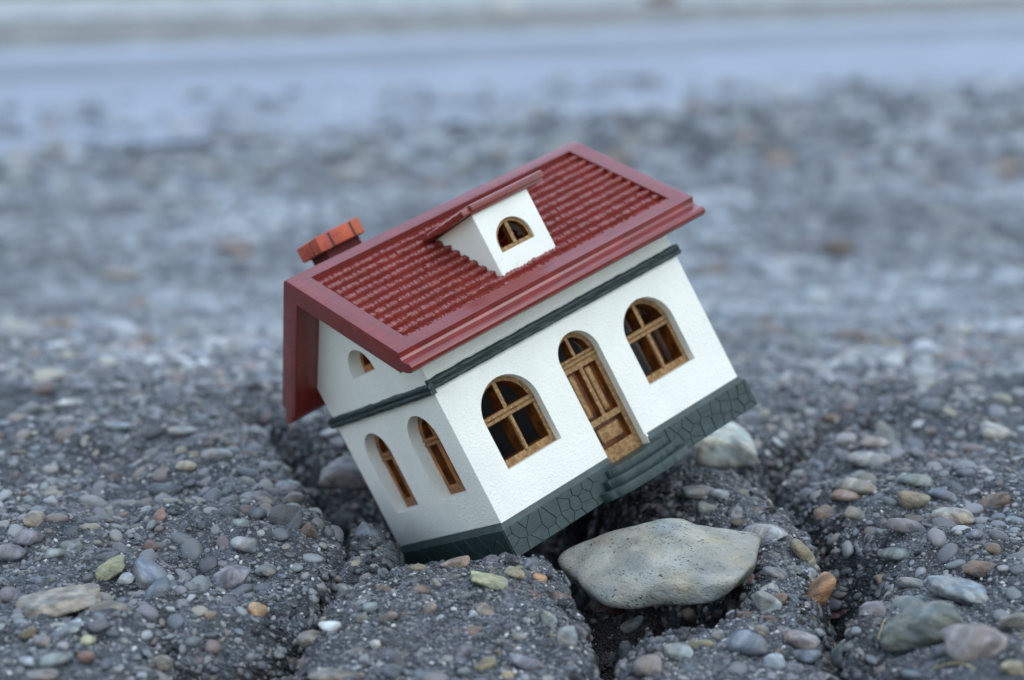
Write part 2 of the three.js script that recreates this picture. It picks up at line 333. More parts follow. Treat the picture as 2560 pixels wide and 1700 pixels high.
function pebble(px, py, w, h, kind, tilt = 0, o = {}) {   // a stone where the frame shows it: centre, width and height in its pixels, tilt in degrees
  const [x, y, z, d] = hit(px, py + h * 0.18), s = d / FPX, phi = Math.asin(-ray(px, py)[1]);
  const a = w * s / 2, hh = h * s / 2, b = o.deep ? o.deep * a : Math.min(a * 0.85, Math.max(hh * 1.25, a * 0.5)), up = Math.sqrt(Math.max(hh * hh - (b * Math.sin(phi)) ** 2, (0.42 * Math.min(a, hh * 2)) ** 2)) / Math.cos(phi);
  const id = Math.min(3, ground(x, z, false)[1]) % 4, angular = o.angular, shapes = angular ? fineShapes.slice(4) : fineShapes.slice(0, 4);
  const shp = shapes[Math.floor(rnd() * 4)].clone(); shp.scale(a * MM, up * MM, b * MM);
  { const q = shp.attributes.position, t = shp.attributes.uv; for (let i = 0; i < q.count; i++) { const k = 1 + 0.05 * n3(q.getX(i) * 900, q.getY(i) * 900, q.getZ(i) * 900, px); q.setXYZ(i, q.getX(i) * k, q.getY(i) * k, q.getZ(i) * k); t.setXY(i, q.getX(i) + 0.7 * q.getY(i) + px * 0.003, q.getZ(i) - 0.8 * q.getY(i)); } shp.computeVertexNormals(); }
  const m = part('pebble', shp, pebbleMat(kind, o.shade ?? 0.9 + 0.25 * rnd()), solids[ground(x, z, false)[1] === 4 ? 4 : id], o.label);
  m.position.set(x * MM, (y + (o.lift ?? (w > 75 ? 0.42 : 0.32)) * up) * MM, (z - b * 0.15) * MM);
  m.quaternion.setFromAxisAngle(new THREE.Vector3(0, 0, 1), THREE.MathUtils.degToRad(tilt)).multiply(new THREE.Quaternion().setFromAxisAngle(UPV, (rnd() < 0.5 ? 0 : Math.PI) + 0.3 * (rnd() - 0.5)));
  occupy(x, z, Math.max(a * 0.9, b));
  return m;
}
// the pebbles that can be recognised in the photograph
const SEEN = [[85, 1299, 65, 55, 'tan', -8], [69, 1348, 80, 50, 'purple', 8], [25, 1386, 92, 54, 'purple', 0], [138, 1384, 60, 30, 'green', 12], [254, 1295, 62, 30, 'green', 6], [306, 1292, 42, 24, 'red', 20], [400, 1295, 42, 36, 'red', 35, { angular: 1 }], [272, 1395, 76, 30, 'dark', 12],
  [413, 1232, 105, 46, 'dark', 0], [638, 1245, 102, 38, 'grey', 0], [719, 1225, 82, 40, 'purple', -14], [710, 1299, 98, 86, 'dark', -8, { shade: 0.9, label: 'large rounded dark grey pebble at the edge of the crack' }], [772, 1330, 36, 46, 'brown', 30, { angular: 1 }], [643, 1286, 62, 40, 'dark', 10], [600, 1308, 50, 28, 'green', -10],
  [607, 1361, 78, 44, 'grey', -8], [375, 1370, 40, 40, 'red', -30], [397, 1482, 96, 56, 'slate', 48, { label: 'long blue-grey pebble tilted up in the asphalt' }], [580, 1450, 104, 64, 'purple', 28, { angular: 1, shade: 1.1 }], [665, 1426, 62, 40, 'grey', 0, { shade: 1.2 }], [278, 1425, 78, 48, 'lichen', 18, { angular: 1, label: 'rough yellow-green lichen covered stone' }], [312, 1448, 50, 30, 'pale', 25, { angular: 1 }],
  [142, 1502, 205, 72, 'tan', 12, { angular: 1, shade: 0.95, lift: -0.15, deep: 0.6, label: 'broad flat beige stone' }], [25, 1493, 68, 56, 'purple', 0], [643, 1529, 56, 46, 'orange', -8, { label: 'round orange-rimmed pebble' }], [180, 1570, 46, 34, 'blue', 8, { angular: 1 }], [219, 1603, 46, 36, 'lichen', 10, { shade: 1.1 }], [103, 1605, 42, 28, 'pink', -10, { angular: 1 }], [71, 1585, 56, 34, 'ochre', 25, { shade: 0.6 }],
  [138, 1652, 108, 46, 'green', 14], [214, 1643, 54, 36, 'red', -8], [404, 1658, 62, 50, 'tan', -18], [62, 1652, 46, 25, 'white', 0, { shade: 0.8 }], [105, 1690, 104, 38, 'pink', 8], [527, 1540, 42, 30, 'brown', 0],
  [826, 1567, 68, 34, 'white', -2, { label: 'bright white pebble' }], [777, 1598, 78, 50, 'tan', 4], [857, 1478, 64, 46, 'green', 24, { angular: 1, shade: 1.2 }], [1045, 1420, 50, 25, 'ochre', 4], [1138, 1408, 74, 28, 'brown', 20, { shade: 1.35, angular: 1, label: 'flat orange-brown pebble on the crest of the chunk' }], [1108, 1394, 52, 24, 'grey', 4], [1050, 1398, 42, 22, 'grey', 0], [1077, 1375, 62, 22, 'dark', 12, { angular: 1 }],
  [1287, 1433, 62, 28, 'ochre', -14, { deep: 1 }], [1348, 1445, 44, 30, 'orange', -22], [1222, 1456, 92, 30, 'lichen', -16, { deep: 0.9, angular: 1, label: 'yellow-green lichen patch on a flat stone' }], [1356, 1400, 66, 26, 'grey', -12, { shade: 0.9 }], [925, 1521, 44, 34, 'green', 8], [1070, 1525, 54, 30, 'brown', 48], [967, 1544, 64, 28, 'brown', 32], [1371, 1551, 46, 40, 'green', -30, { angular: 1, shade: 1.3 }],
  [1420, 1605, 48, 74, 'pale', 12, { angular: 1, deep: 0.8 }], [1447, 1586, 44, 50, 'purple', 20, { angular: 1, shade: 0.8 }], [1215, 1660, 70, 36, 'ochre', 28], [1314, 1660, 100, 40, 'purple', -18, { shade: 1.1 }], [940, 1612, 32, 34, 'pale', 50], [910, 1647, 30, 28, 'pale', 0], [1184, 1536, 22, 20, 'white', 0, { angular: 1 }], [1316, 1553, 26, 20, 'white', -20], [1102, 1545, 24, 20, 'white', 20], [1055, 1475, 58, 30, 'brown', -14, { shade: 0.8 }],
  [913, 1449, 40, 34, 'purple', 30], [830, 1690, 130, 28, 'tan', 0, { angular: 1, shade: 0.8 }], [986, 1655, 52, 50, 'purple', 20, { shade: 0.7 }], [1298, 1593, 44, 24, 'tan', -5], [906, 1548, 42, 28, 'tan', 0, { shade: 0.9 }], [1485, 1553, 24, 18, 'brown', 0], [980, 1680, 60, 40, 'slate', 0], [1270, 1690, 40, 30, 'ochre', 0],
  [1580, 1564, 76, 36, 'grey', 30, { shade: 1.15 }], [1563, 1630, 40, 70, 'slate', -6], [1845, 1527, 74, 30, 'tan', -14], [1837, 1506, 44, 20, 'tan', -4], [1915, 1510, 80, 54, 'green', -22, { angular: 1, shade: 1.25 }], [1953, 1497, 40, 33, 'brown', 0], [1878, 1456, 42, 48, 'red', -30, { shade: 0.8 }], [2006, 1381, 100, 46, 'ochre', -48, { deep: 0.9, label: 'ochre and green lichen covered slab-like pebble at the crack edge' }],
  [2046, 1488, 146, 64, 'orange', 58, { shade: 0.62, lift: 0.6, label: 'upright orange-brown pebble on the crack edge' }], [1874, 1613, 124, 72, 'slate', -14, { shade: 1.15 }], [2002, 1609, 84, 52, 'pink', -18, { angular: 1 }], [2019, 1643, 88, 40, 'slate', 0, { shade: 0.8 }], [1936, 1659, 64, 60, 'blue', 0], [1696, 1634, 68, 42, 'green', 0, { angular: 1 }], [1617, 1667, 86, 62, 'pink', 14, { shade: 0.8 }], [1903, 1580, 44, 34, 'tan', 0], [1795, 1589, 38, 32, 'tan', 0], [1725, 1543, 46, 48, 'brown', 20, { shade: 0.9 }],
  [1915, 1336, 115, 44, 'grey', 6, { angular: 1, shade: 1.25 }], [1745, 1236, 82, 36, 'grey', 0, { angular: 1, shade: 0.9 }], [1800, 1236, 66, 32, 'grey', -18], [1940, 1435, 76, 36, 'grey', -14], [1849, 1307, 62, 22, 'brown', 0, { shade: 0.7 }], [1766, 1274, 62, 36, 'green', -10], [2382, 1295, 122, 58, 'tan', -6, { shade: 1.3, label: 'large smooth pale tan pebble' }], [2262, 1317, 108, 46, 'purple', -14, { shade: 1.2 }], [2065, 1295, 66, 80, 'brown', 14, { shade: 1.2 }],
  [2146, 1219, 128, 46, 'tan', -10], [2117, 1241, 88, 36, 'brown', -5, { shade: 1.2 }], [2284, 1254, 92, 50, 'ochre', -6, { shade: 0.8 }], [2248, 1388, 108, 38, 'green', -8, { shade: 0.8 }], [2449, 1424, 92, 42, 'brown', 0, { angular: 1 }], [2418, 1480, 225, 70, 'blue', -16, { deep: 0.7, shade: 0.85, lift: 0.3, label: 'broad pale blue-grey flat pebble' }], [2284, 1460, 88, 34, 'grey', -12, { shade: 1.2 }], [2329, 1504, 112, 40, 'green', -4],
  [2181, 1527, 86, 52, 'purple', 4, { shade: 1.2 }], [2300, 1585, 240, 124, 'green', 18, { deep: 0.5, shade: 0.78, lift: 0.62, label: 'largest dark green-grey pebble, long and smooth' }], [2454, 1612, 190, 84, 'pink', -4, { angular: 1, shade: 0.85, label: 'angular pinkish brown stone' }], [2168, 1152, 128, 50, 'pale', -4, { shade: 0.8 }], [2485, 1085, 92, 50, 'pale', -16], [2137, 1286, 62, 42, 'tan', -8, { shade: 0.9 }], [2480, 1370, 54, 32, 'brown', -10], [2445, 1337, 54, 30, 'purple', -12], [2208, 1451, 46, 36, 'brown', 0],
  [2530, 1558, 62, 60, 'tan', 0, { angular: 1 }], [2364, 1241, 92, 34, 'slate', -22], [2284, 1201, 98, 36, 'green', -4, { shade: 1.2 }], [2351, 1634, 42, 42, 'slate', 0, { shade: 0.7 }], [2530, 1670, 62, 42, 'ochre', 10, { angular: 1 }], [2035, 742, 90, 34, 'blue', 0, { shade: 1.5 }], [1958, 652, 70, 26, 'white', 0, { shade: 0.8 }], [180, 1008, 90, 26, 'pale', 0], [455, 1080, 90, 26, 'pale', 0, { shade: 0.85 }], [295, 1068, 80, 26, 'blue', 0], [540, 1140, 90, 40, 'grey', 0, { shade: 1.2 }], [465, 1165, 60, 30, 'tan', 0, { shade: 1.3 }],
  [2080, 1045, 60, 24, 'brown', 0], [2190, 1110, 90, 40, 'pink', 0], [300, 690, 110, 30, 'tan', 0, { shade: 1.1 }], [590, 620, 120, 36, 'pink', 0], [345, 680, 60, 30, 'blue', 0]];
for (const [px, py, w, h, kind, tilt, o] of SEEN) pebble(px, py, w, h, kind, tilt, o);

// the loose stones: things of their own
function bigStone(px, py, size, planes, pw, mat, name, label, category, lift, seed, turn = 0, size2, flat = 1) {
  const g0 = new THREE.IcosahedronGeometry(1, 34); g0.deleteAttribute('uv'); g0.deleteAttribute('normal');
  const g = mergeVertices(g0, 1e-5), p = g.attributes.position, v = new THREE.Vector3(), col = new Float32Array(p.count * 3), uv = new Float32Array(p.count * 2);
  const ns = planes.map(([n, h]) => [new THREE.Vector3(...n).normalize(), h]);
  for (let i = 0; i < p.count; i++) {
    v.fromBufferAttribute(p, i).normalize(); let s = 0;
    for (const [m, h] of ns) { const t = v.dot(m) / h; if (t > 0) s += t ** pw; }
    const k = Math.pow(s, -1 / pw), X = v.x * k, Y = v.y * k, Z = v.z * k, dent = (size2 ?? 0.25) * n3(X / 7, Y / 7, Z / 7, seed) + 0.2 * n3(X / 3, Y / 3, Z / 3, seed + 2) + 0.08 * n3(X / 1.6, Y / 1.6, Z / 1.6, seed + 1), q = 1 + dent / (Math.hypot(X, Y, Z) + 1);
    p.setXYZ(i, X * q * MM * size, Y * q * MM * size, Z * q * MM * size);
    uv[2 * i] = (X + 0.6 * Y) * MM; uv[2 * i + 1] = (Z - 0.9 * Y) * MM;
    const stain = 0.92 + 0.2 * n3(X / 7, Y / 7, Z / 7, seed + 5), warm = 0.5 * Math.max(0, n3(X / 5 + 9, Y / 5, Z / 5, seed + 8) - 0.35);
    col.set([stain * (1 + 0.25 * warm), stain, stain * (1 - 0.45 * warm)], 3 * i);
  }
  g.setAttribute('color', new THREE.BufferAttribute(col, 3)); g.setAttribute('uv', new THREE.BufferAttribute(uv, 2)); g.computeVertexNormals();
  const [x, z] = at(px, py, lift), m = part(name, g, mat, scene);
  m.position.set(x * MM, lift * MM, z * MM); m.rotation.z = turn; m.scale.y = flat;
  return tag(m, label, category);
}
const boulderTex = texture(1024, (u, v) => {   // fine grey sandstone with dark pits in patches
  let l = 0.78 + 0.3 * (tfbm(u, v, 9, 43, 5) - 0.5) + 0.1 * (tn(u, v, 260, 47) - 0.5); const s = tn(u, v, 84, 51), zone = sstep(0.44, 0.6, tfbm(u, v, 5, 53, 3)), q = tn(u, v, 210, 57);
  if (s > 0.8) l -= (0.18 + 0.5 * zone) * (s - 0.8) / 0.2; if (q > 0.88) l += 1.2 * (q - 0.88);
  const w = 0.12 * (tfbm(u, v, 6, 59, 3) - 0.5);
  return [l * (1.0 + w), l * 0.995, l * (0.96 - w)];
}, 0.032, true);
const boulderBump = texture(1024, (u, v) => { const s = tn(u, v, 84, 51), a = 0.5 * tfbm(u, v, 60, 63, 3) + 0.5 - (s > 0.8 ? 2 * (s - 0.8) : 0); return [a, a, a]; }, 0.032);
const boulderMat = new THREE.MeshStandardMaterial({ map: boulderTex, bumpMap: boulderBump, bumpScale: 0.0003, roughness: 0.5, vertexColors: true, color: new THREE.Color().setRGB(0.46, 0.46, 0.43), name: 'boulder' });
bigStone(1672, 1408, 1.02, [[[0.12, 0.84, 0.5], 6.0], [[-0.2, 0.72, 0.66], 7.6], [[0.05, 0.62, -0.78], 11], [[0, -0.1, 1], 11.5], [[0, 0.35, 0.94], 11.2], [[0, -1, 0.1], 8.2], [[-1, 0.1, 0.25], 20.5], [[-0.42, 0.88, 0.2], 8.4], [[1, 0.12, 0], 21], [[0.72, -0.66, 0.25], 14.6], [[0.4, 0.9, 0.1], 8.6], [[0, 0, -1], 14], [[-0.6, -0.75, 0.2], 15], [[0.7, 0, 0.72], 17.5], [[-0.7, 0.1, 0.7], 17.5]],
  11, boulderMat, 'stone', 'biggest loose stone, smooth grey with dark pits, below the toy house steps', 'stone', -0.6, 301, 0.11, 1.3, 0.83);
const paleMat = new THREE.MeshStandardMaterial({ map: pebbleTex, bumpMap: pebbleBump, bumpScale: 0.0001, roughness: 0.5, vertexColors: true, color: new THREE.Color().setRGB(0.62, 0.66, 0.6), name: 'pale stone' });
bigStone(1812, 1112, 1, [[[0, 1, 0.2], 4.6], [[1, 0, 0], 8], [[-1, 0, 0], 8.4], [[0.6, 0.8, 0.1], 5.6], [[-0.6, 0.8, 0.1], 7], [[0, -1, 0], 5], [[0, 0, 1], 6], [[0, 0, -1], 6]], 6, paleMat, 'stone', 'pale smooth stone lying behind the raised right end of the toy house', 'stone', 1.5, 311);
const darkMat = new THREE.MeshStandardMaterial({ map: pebbleTex, bumpMap: pebbleBump, bumpScale: 0.0001, roughness: 0.45, vertexColors: true, color: new THREE.Color().setRGB(0.21, 0.19, 0.18), name: 'dark stone' });
bigStone(868, 1185, 1, [[[0, 1, 0.2], 2.9], [[1, 0.2, 0], 7.5], [[-1, -0.2, 0], 7.5], [[0.6, 0.8, 0.1], 4.5], [[-0.6, 0.8, 0.1], 4], [[0, -1, 0], 3], [[0, 0, 1], 4.5], [[0, 0, -1], 4.5]], 6, darkMat, 'stone', 'dark brown-grey smooth stone in the crack behind the white gable wall', 'stone', -1.5, 321);

// ------------------------------------------------------------------ random pebbles and gravel fill the rest
const KINDS = ['grey', 'grey', 'grey', 'grey', 'tan', 'tan', 'brown', 'brown', 'dark', 'dark', 'dark', 'slate', 'slate', 'slate', 'slate', 'green', 'green', 'purple', 'purple', 'purple', 'ochre', 'pink', 'pale', 'red'];
const lists = [[], [], [], [], []], crumbs = [];
function scatter(n, x0, x1, z0, z1, r0, r1, power, cover) {
  for (let k = 0; k < n; k++) {
    const x = mix(x0, x1, rnd()), z = mix(z0, z1, rnd());
    if (Math.abs(x) > (CAM_Z - z) * 0.31 + 22 || (z < -1000 && pastKerb(x, z + 1100 * Math.pow(rnd(), 5)))) continue;
    const r = r0 + (r1 - r0) * Math.pow(rnd(), power), clump = 0.5 + 0.8 * fbm(x / 24, z / 24, 141);
    if (rnd() > cover * (0.6 + clump) || blocked(x, z, r, r1 > 5 ? 3 : 2)) continue;
    const [h, id] = ground(x, z, false); if (id === 4 && rnd() > 0.1) continue;
    const [a, b, y] = underHouse(x, z); if (a > -3 && a < 78 && b < 3 && b > -55 && h + r > y) continue;
    occupy(x, z, r);
    lists[id].push([x, z < -1400 ? Math.max(h, -104) : h, z, r]);
  }
}
scatter(2000, -150, 150, -140, 104, 2.0, 4.2, 2.2, 0.36);
scatter(3500, -330, 330, -760, -140, 3, 8, 2.2, 0.55);
scatter(9000, -140, 140, -140, 104, 1.1, 2.4, 1.4, 0.42);
scatter(9000, -300, 300, -620, -140, 1.7, 3.4, 1.2, 0.6);
scatter(6000, -560, 560, -1300, -500, 4, 13, 1.8, 0.6);
scatter(6000, -900, 1000, -2900, -1200, 6, 24, 1.8, 0.7);
scatter(42000, -132, 132, -140, 104, 0.5, 1.2, 1.5, 0.7);
scatter(26000, -260, 260, -560, -140, 0.9, 1.8, 1.3, 0.7);
for (let k = 0, made = 0; k < 60000 && made < 560; k++) {   // crumbs of asphalt along the torn edges and in the cracks
  const x = mix(-112, 118, rnd()), z = mix(-90, 100, rnd()), r = 0.6 + 2.1 * Math.pow(rnd(), 2.2);
  if (Math.abs(x) > (CAM_Z - z) * 0.3 + 4) continue;
  const [h, id, e] = ground(x, z, false); if (e > 4.5 || e < -9 || (id === 4 && rnd() > 0.6) || blocked(x, z, r * 0.6)) continue;
  const [a, b, y] = underHouse(x, z); if (a > -3 && a < 78 && b < 3 && b > -55 && h + r > y - 0.5) continue;
  occupy(x, z, r * 0.7); crumbs.push([x, h, z, r, id]); made++;
}
for (const [n, x0, x1, y0, y1] of [[26, 1400, 1620, 1475, 1540], [14, 1600, 1850, 1478, 1520], [16, 1000, 1300, 1388, 1404], [12, 880, 1000, 1330, 1400], [10, 1860, 1930, 1370, 1460]]) for (let k = 0; k < n; k++) {
  const [x, y, z] = hit(mix(x0, x1, rnd()), mix(y0, y1, rnd())), r = 0.5 + 1.5 * Math.pow(rnd(), 1.8), [a, b, top] = underHouse(x, z);
  if (a > -1.5 && a < 76 && b < 1.5 && b > -53 && y + r > top) continue;
  crumbs.push([x, y, z, r, ground(x, z, false)[1]]);
}
const q1 = new THREE.Quaternion(), q2 = new THREE.Quaternion(), M4 = new THREE.Matrix4(), V1 = new THREE.Vector3(), V2 = new THREE.Vector3();
function pose(x, h, z, r, sink) {
  const steep = slope(x, z);
  q1.setFromUnitVectors(UPV, steep.lerp(UPV, 0.35).normalize()); q2.setFromEuler(new THREE.Euler((rnd() - 0.5) * 0.7, rnd() * 6.28, (rnd() - 0.5) * 0.7)); q1.multiply(q2);
  V1.set(x, h - sink * r, z).multiplyScalar(MM); V2.set(r * (1 + 0.35 * rnd()), r * (0.5 + 0.3 * rnd()), r * (0.72 + 0.25 * rnd())).multiplyScalar(MM);
}
const BUDGET = [235, 240, 240, 20, 24], gravelMat = new THREE.MeshStandardMaterial({ roughness: 0.5, name: 'gravel' });
const gravelShapes = [pebbleShape(1, 401, true), pebbleShape(2, 402, false), pebbleShape(1, 403, true)];
function gravel(items, parent, shape, k) {   // items: [x, h, z, r, colour, sink]
  if (!items.length) return;
  const im = new THREE.InstancedMesh(shape, gravelMat, items.length), c = new THREE.Color();
  items.forEach(([x, h, z, r, col, sink], i) => {
    pose(x, h, z, r, sink); im.setMatrixAt(i, M4.compose(V1, q1, V2));
    im.setColorAt(i, c.setRGB(...col));
  });
  im.name = numbered(k); im.userData.kind = 'stuff'; im.castShadow = im.receiveShadow = true;
  parent.add(im);
}
const dim = (f) => [0.088 * f, 0.096 * f, 0.107 * f];
const tone = () => { const p = PAL[KINDS[Math.floor(rnd() * KINDS.length)]], f = 0.7 + 0.6 * rnd(); const g = (p[0] + p[1] + p[2]) / 3; return p.map((v, k) => mix(v, g, 0.45) * f * [0.94, 1, 1.06][k]); };
const patch = (x, z) => (z < -110 ? 1.2 + sstep(-110, -230, z) * (1.0 * fbm(x / 70, z / 100, 151) + 0.4 * fbm(x / 190, z / 260, 152)) : 0.9 + 0.4 * fbm(x / 22, z / 22, 153));
{
  const crumbMat = new THREE.MeshStandardMaterial({ map: grain, bumpMap: grainBump, bumpScale: 0.0006, roughness: 0.7, name: 'asphalt crumb' }), shapes = [0, 1, 2, 3, 4].map((k) => { const g = pebbleShape(5, 500 + k, true), p = g.attributes.position; for (let i = 0; i < p.count; i++) { const x = p.getX(i), y = p.getY(i), z = p.getZ(i), f = 1 + 0.28 * n3(x * 3, y * 3, z * 3, 600 + k) + 0.12 * n3(x * 8, y * 8, z * 8, 610 + k); p.setXYZ(i, x * f, y * f, z * f); } g.computeVertexNormals(); return g; });
  for (const [x, h, z, r, id] of crumbs) {
    const m = part('asphalt_crumb', shapes[Math.floor(rnd() * 5)], crumbMat, solids[id]);
    pose(x, h, z, r, -0.1); m.position.copy(V1); m.quaternion.copy(q1); m.scale.copy(V2);
  }
}
lists.forEach((list, id) => {
  const seen = (p) => p[3] / (CAM_Z - p[2]) * (Math.abs(p[0]) < (CAM_Z - p[2]) * 0.29 && p[2] < 86 ? 1 : 0.2);
  list.sort((p, q) => seen(q) - seen(p));
  list.slice(0, BUDGET[id]).forEach(([x, h, z, r]) => {
    const m = part('pebble', plainShapes[Math.floor(rnd() * plainShapes.length)], pebbleMat(z < -250 ? ['grey', 'slate', 'green', 'purple', 'brown', 'slate'][Math.floor(rnd() * 6)] : KINDS[Math.floor(rnd() * KINDS.length)], (z < -110 ? 0.75 : 0.65) + 0.45 * rnd()), solids[id]);
    pose(x, h, z, r, 0.38); m.position.copy(V1); m.quaternion.copy(q1); m.scale.copy(V2);
  });
  const rest = list.slice(BUDGET[id]).map((p) => [...p, tone().map((v) => v * patch(p[0], p[2])), 0.15]);
  // sand and grit between the pebbles
  const sand = [], N = [52000, 16000, 15000, 900, 3500][id];
  for (let k = 0, tries = 0; k < N && tries < N * 12; tries++) {
    const x = mix(-134, 134, rnd()), z = mix(-110, 104, Math.pow(rnd(), 0.8));
    if (Math.abs(x) > (CAM_Z - z) * 0.3 + 6) continue;
    const [h, g] = ground(x, z, true); if (g !== id) continue;
    const [a, b, y] = underHouse(x, z); if (a > -2 && a < 77 && b < 2 && b > -54 && h + 0.5 > y) continue;
    const r = 0.13 + 0.42 * Math.pow(rnd(), 2.6), light = rnd();
    sand.push([x, h, z, r, light > 0.97 ? [0.45, 0.45, 0.45] : light > 0.6 ? tone().map((v, k, t) => mix(v, (t[0] + t[1] + t[2]) / 3, 0.85)) : dim(0.45 + 0.85 * rnd()), 0.1]); k++;
  }
  if (id < 3) for (let k = 0, n = 0; k < 90000 && n < [6500, 4500, 5000][id]; k++) {   // aggregate that shows in the broken faces
    const x = mix(-118, 122, rnd()), z = mix(-80, 104, rnd()); if (Math.abs(x) > (CAM_Z - z) * 0.3 + 4) continue;
    const [h, g, e] = ground(x, z, true); if (g !== id || e > 0.6 || e < -4.5) continue;
    const [a, b, y] = underHouse(x, z); if (a > -2 && a < 77 && b < 2 && b > -54 && h + 1.2 > y) continue;
    sand.push([x, h, z, 0.3 + 0.95 * Math.pow(rnd(), 2.2), tone().map((v) => v * 0.8), 0.15]); n++;
  }
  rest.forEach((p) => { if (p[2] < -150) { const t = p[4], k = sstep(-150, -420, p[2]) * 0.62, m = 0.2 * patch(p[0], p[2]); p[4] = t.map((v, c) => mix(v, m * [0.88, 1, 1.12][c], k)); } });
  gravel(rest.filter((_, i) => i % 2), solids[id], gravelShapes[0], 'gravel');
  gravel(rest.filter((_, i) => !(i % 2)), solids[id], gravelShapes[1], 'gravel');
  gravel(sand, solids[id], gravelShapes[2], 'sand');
});

// ------------------------------------------------------------------ the toy house (built in mm: x along the front, y up, z out of the front wall)
const OX = 37.5, OY = 8, OZ = 25.6;
const house = new THREE.Group(); house.name = numbered('toy_house'); scene.add(house);
tag(house, 'white toy house with red roof and green base, tilted over an asphalt crack', 'toy house');
{
  const o = houseToWorld(OX, -OY, -OZ), ax = (a, b, c) => { const v = houseToWorld(OX + a, -OY + b, -OZ + c); return new THREE.Vector3(v[0] - o[0], v[1] - o[1], v[2] - o[2]).normalize(); };
  const X = ax(1, 0, 0), Y = ax(0, 1, 0), Z = new THREE.Vector3().crossVectors(X, Y).normalize(); Y.crossVectors(Z, X);
  house.position.set(...o.map((v) => v * MM));
  house.quaternion.setFromRotationMatrix(new THREE.Matrix4().makeBasis(X, Y, Z));
}
const fin = (g, crease = 0.5) => {   // from model mm to the house's metres
  let q = g.index ? g.toNonIndexed() : g;
  for (const k of Object.keys(q.attributes)) if (!['position', 'normal', 'color'].includes(k)) q.deleteAttribute(k);
  if (crease) q = toCreasedNormals(q, crease);
  q.translate(-OX, OY, OZ); q.scale(MM, MM, MM);
  return boxUV(q, 0.0137);
};
const boxAt = (x0, x1, y0, y1, z0, z1, r = 0.25) => { const g = new RoundedBoxGeometry(x1 - x0, y1 - y0, z1 - z0, 2, Math.min(r, (x1 - x0) / 2.1, (y1 - y0) / 2.1, (z1 - z0) / 2.1)); g.translate((x0 + x1) / 2, (y0 + y1) / 2, (z0 + z1) / 2); return g; };
const extrude = (shape, depth, bevel = 0) => new THREE.ExtrudeGeometry(shape, bevel ? { depth: depth - 2 * bevel, bevelEnabled: true, bevelSize: bevel, bevelThickness: bevel, bevelOffset: -bevel, bevelSegments: 2, curveSegments: 20 } : { depth, bevelEnabled: false, curveSegments: 24 }).translate(0, 0, bevel);
const alongX = (g, x0) => g.rotateY(Math.PI / 2).translate(x0, 0, 0);   // a profile drawn in (-z, y), pulled along x
const toShape = (pts) => new THREE.Shape(pts.map(([a, b]) => new THREE.Vector2(a, b)));
function archPath(x0, x1, y0, y1, P = new THREE.Shape()) {   // straight sides, round head
  const r = (x1 - x0) / 2, c = (x0 + x1) / 2, ys = Math.max(y0 + 0.3, y1 - r), ry = y1 - ys;
  P.moveTo(x0, y0); P.lineTo(x1, y0); P.lineTo(x1, ys); P.absellipse(c, ys, r, ry, 0, Math.PI, false); P.lineTo(x0, y0);
  return P;
}
function csg(a, ...bs) {
  const ev = new Evaluator(); ev.attributes = ['position', 'normal']; ev.useGroups = false;
  const br = (g) => { const q = g.index ? g.toNonIndexed() : g.clone(); for (const k of Object.keys(q.attributes)) if (k !== 'position' && k !== 'normal') q.deleteAttribute(k); q.clearGroups(); const b = new Brush(q); b.updateMatrixWorld(); return b; };
  let A = br(a);
  for (const b of bs) A = ev.evaluate(A, br(b), SUBTRACTION);
  return A.geometry;
}

// paints
const plasterBump = texture(512, (u, v) => { const a = 0.65 * tn(u, v, 64, 5) * tn(u, v, 90, 6) * 1.6 + 0.25 * tn(u, v, 150, 7) + 0.2 * tfbm(u, v, 8, 8, 3); return [a, a, a]; }, 0.026);
const plasterTex = texture(512, (u, v) => { const l = 0.945 + 0.05 * (tfbm(u, v, 6, 15, 5) - 0.5), d = tn(u, v, 80, 19) > 0.965 ? 0.05 : 0; return [l - d, l * 0.995 - d, l * 0.965 - d * 1.2]; }, 0.04, true);
const plaster = new THREE.MeshStandardMaterial({ map: plasterTex, bumpMap: plasterBump, bumpScale: 0.0001, roughness: 0.75, color: new THREE.Color().setRGB(0.9, 0.9, 0.88), name: 'white plaster' });
const plasterSmooth = new THREE.MeshStandardMaterial({ map: plasterTex, bumpMap: plasterBump, bumpScale: 0.00004, roughness: 0.7, color: new THREE.Color().setRGB(0.91, 0.91, 0.9), name: 'smooth white paint' });
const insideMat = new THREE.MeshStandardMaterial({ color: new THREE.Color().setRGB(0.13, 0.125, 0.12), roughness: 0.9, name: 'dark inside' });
const brush = texture(512, (u, v) => { const a = 0.55 * tn(u * 1, v, 8, 3) + 0.6 * hashStreak(u, v) ; return [a, a, a]; }, 0.02);
function hashStreak(u, v) { const f = 128, j = v * f, k = Math.floor(j), t = fade(j - k), w = (q) => ((q % f) + f) % f, s = (q) => tn(u, 0.37, 6, 400 + w(q)); return mix(s(k), s(k + 1), t); }
const redTex = texture(512, (u, v) => { const l = 0.84 + 0.22 * (tfbm(u, v, 6, 25, 4) - 0.5) + 0.14 * (hashStreak(u, v) - 0.5), o = Math.max(0, tfbm(u, v, 9, 35, 3) - 0.55); return [l, l * (0.92 + 0.5 * o), l * (0.92 - 0.6 * o)]; }, 0.02, true);
const red = (r, g, b, rough = 0.36, coat = 1) => new THREE.MeshPhysicalMaterial({ map: redTex, bumpMap: brush, bumpScale: 0.00004, color: new THREE.Color().setRGB(r, g, b), roughness: rough, ior: 1.55, clearcoat: coat, clearcoatRoughness: 0.22, name: 'red paint' });
const roofRed = red(0.27, 0.024, 0.013, 0.4, 0.75), tileRed = red(0.3, 0.03, 0.015, 0.42, 0.6), darkRed = new THREE.MeshStandardMaterial({ map: redTex, roughness: 0.85, color: new THREE.Color().setRGB(0.13, 0.016, 0.012), name: 'dull dark red' });
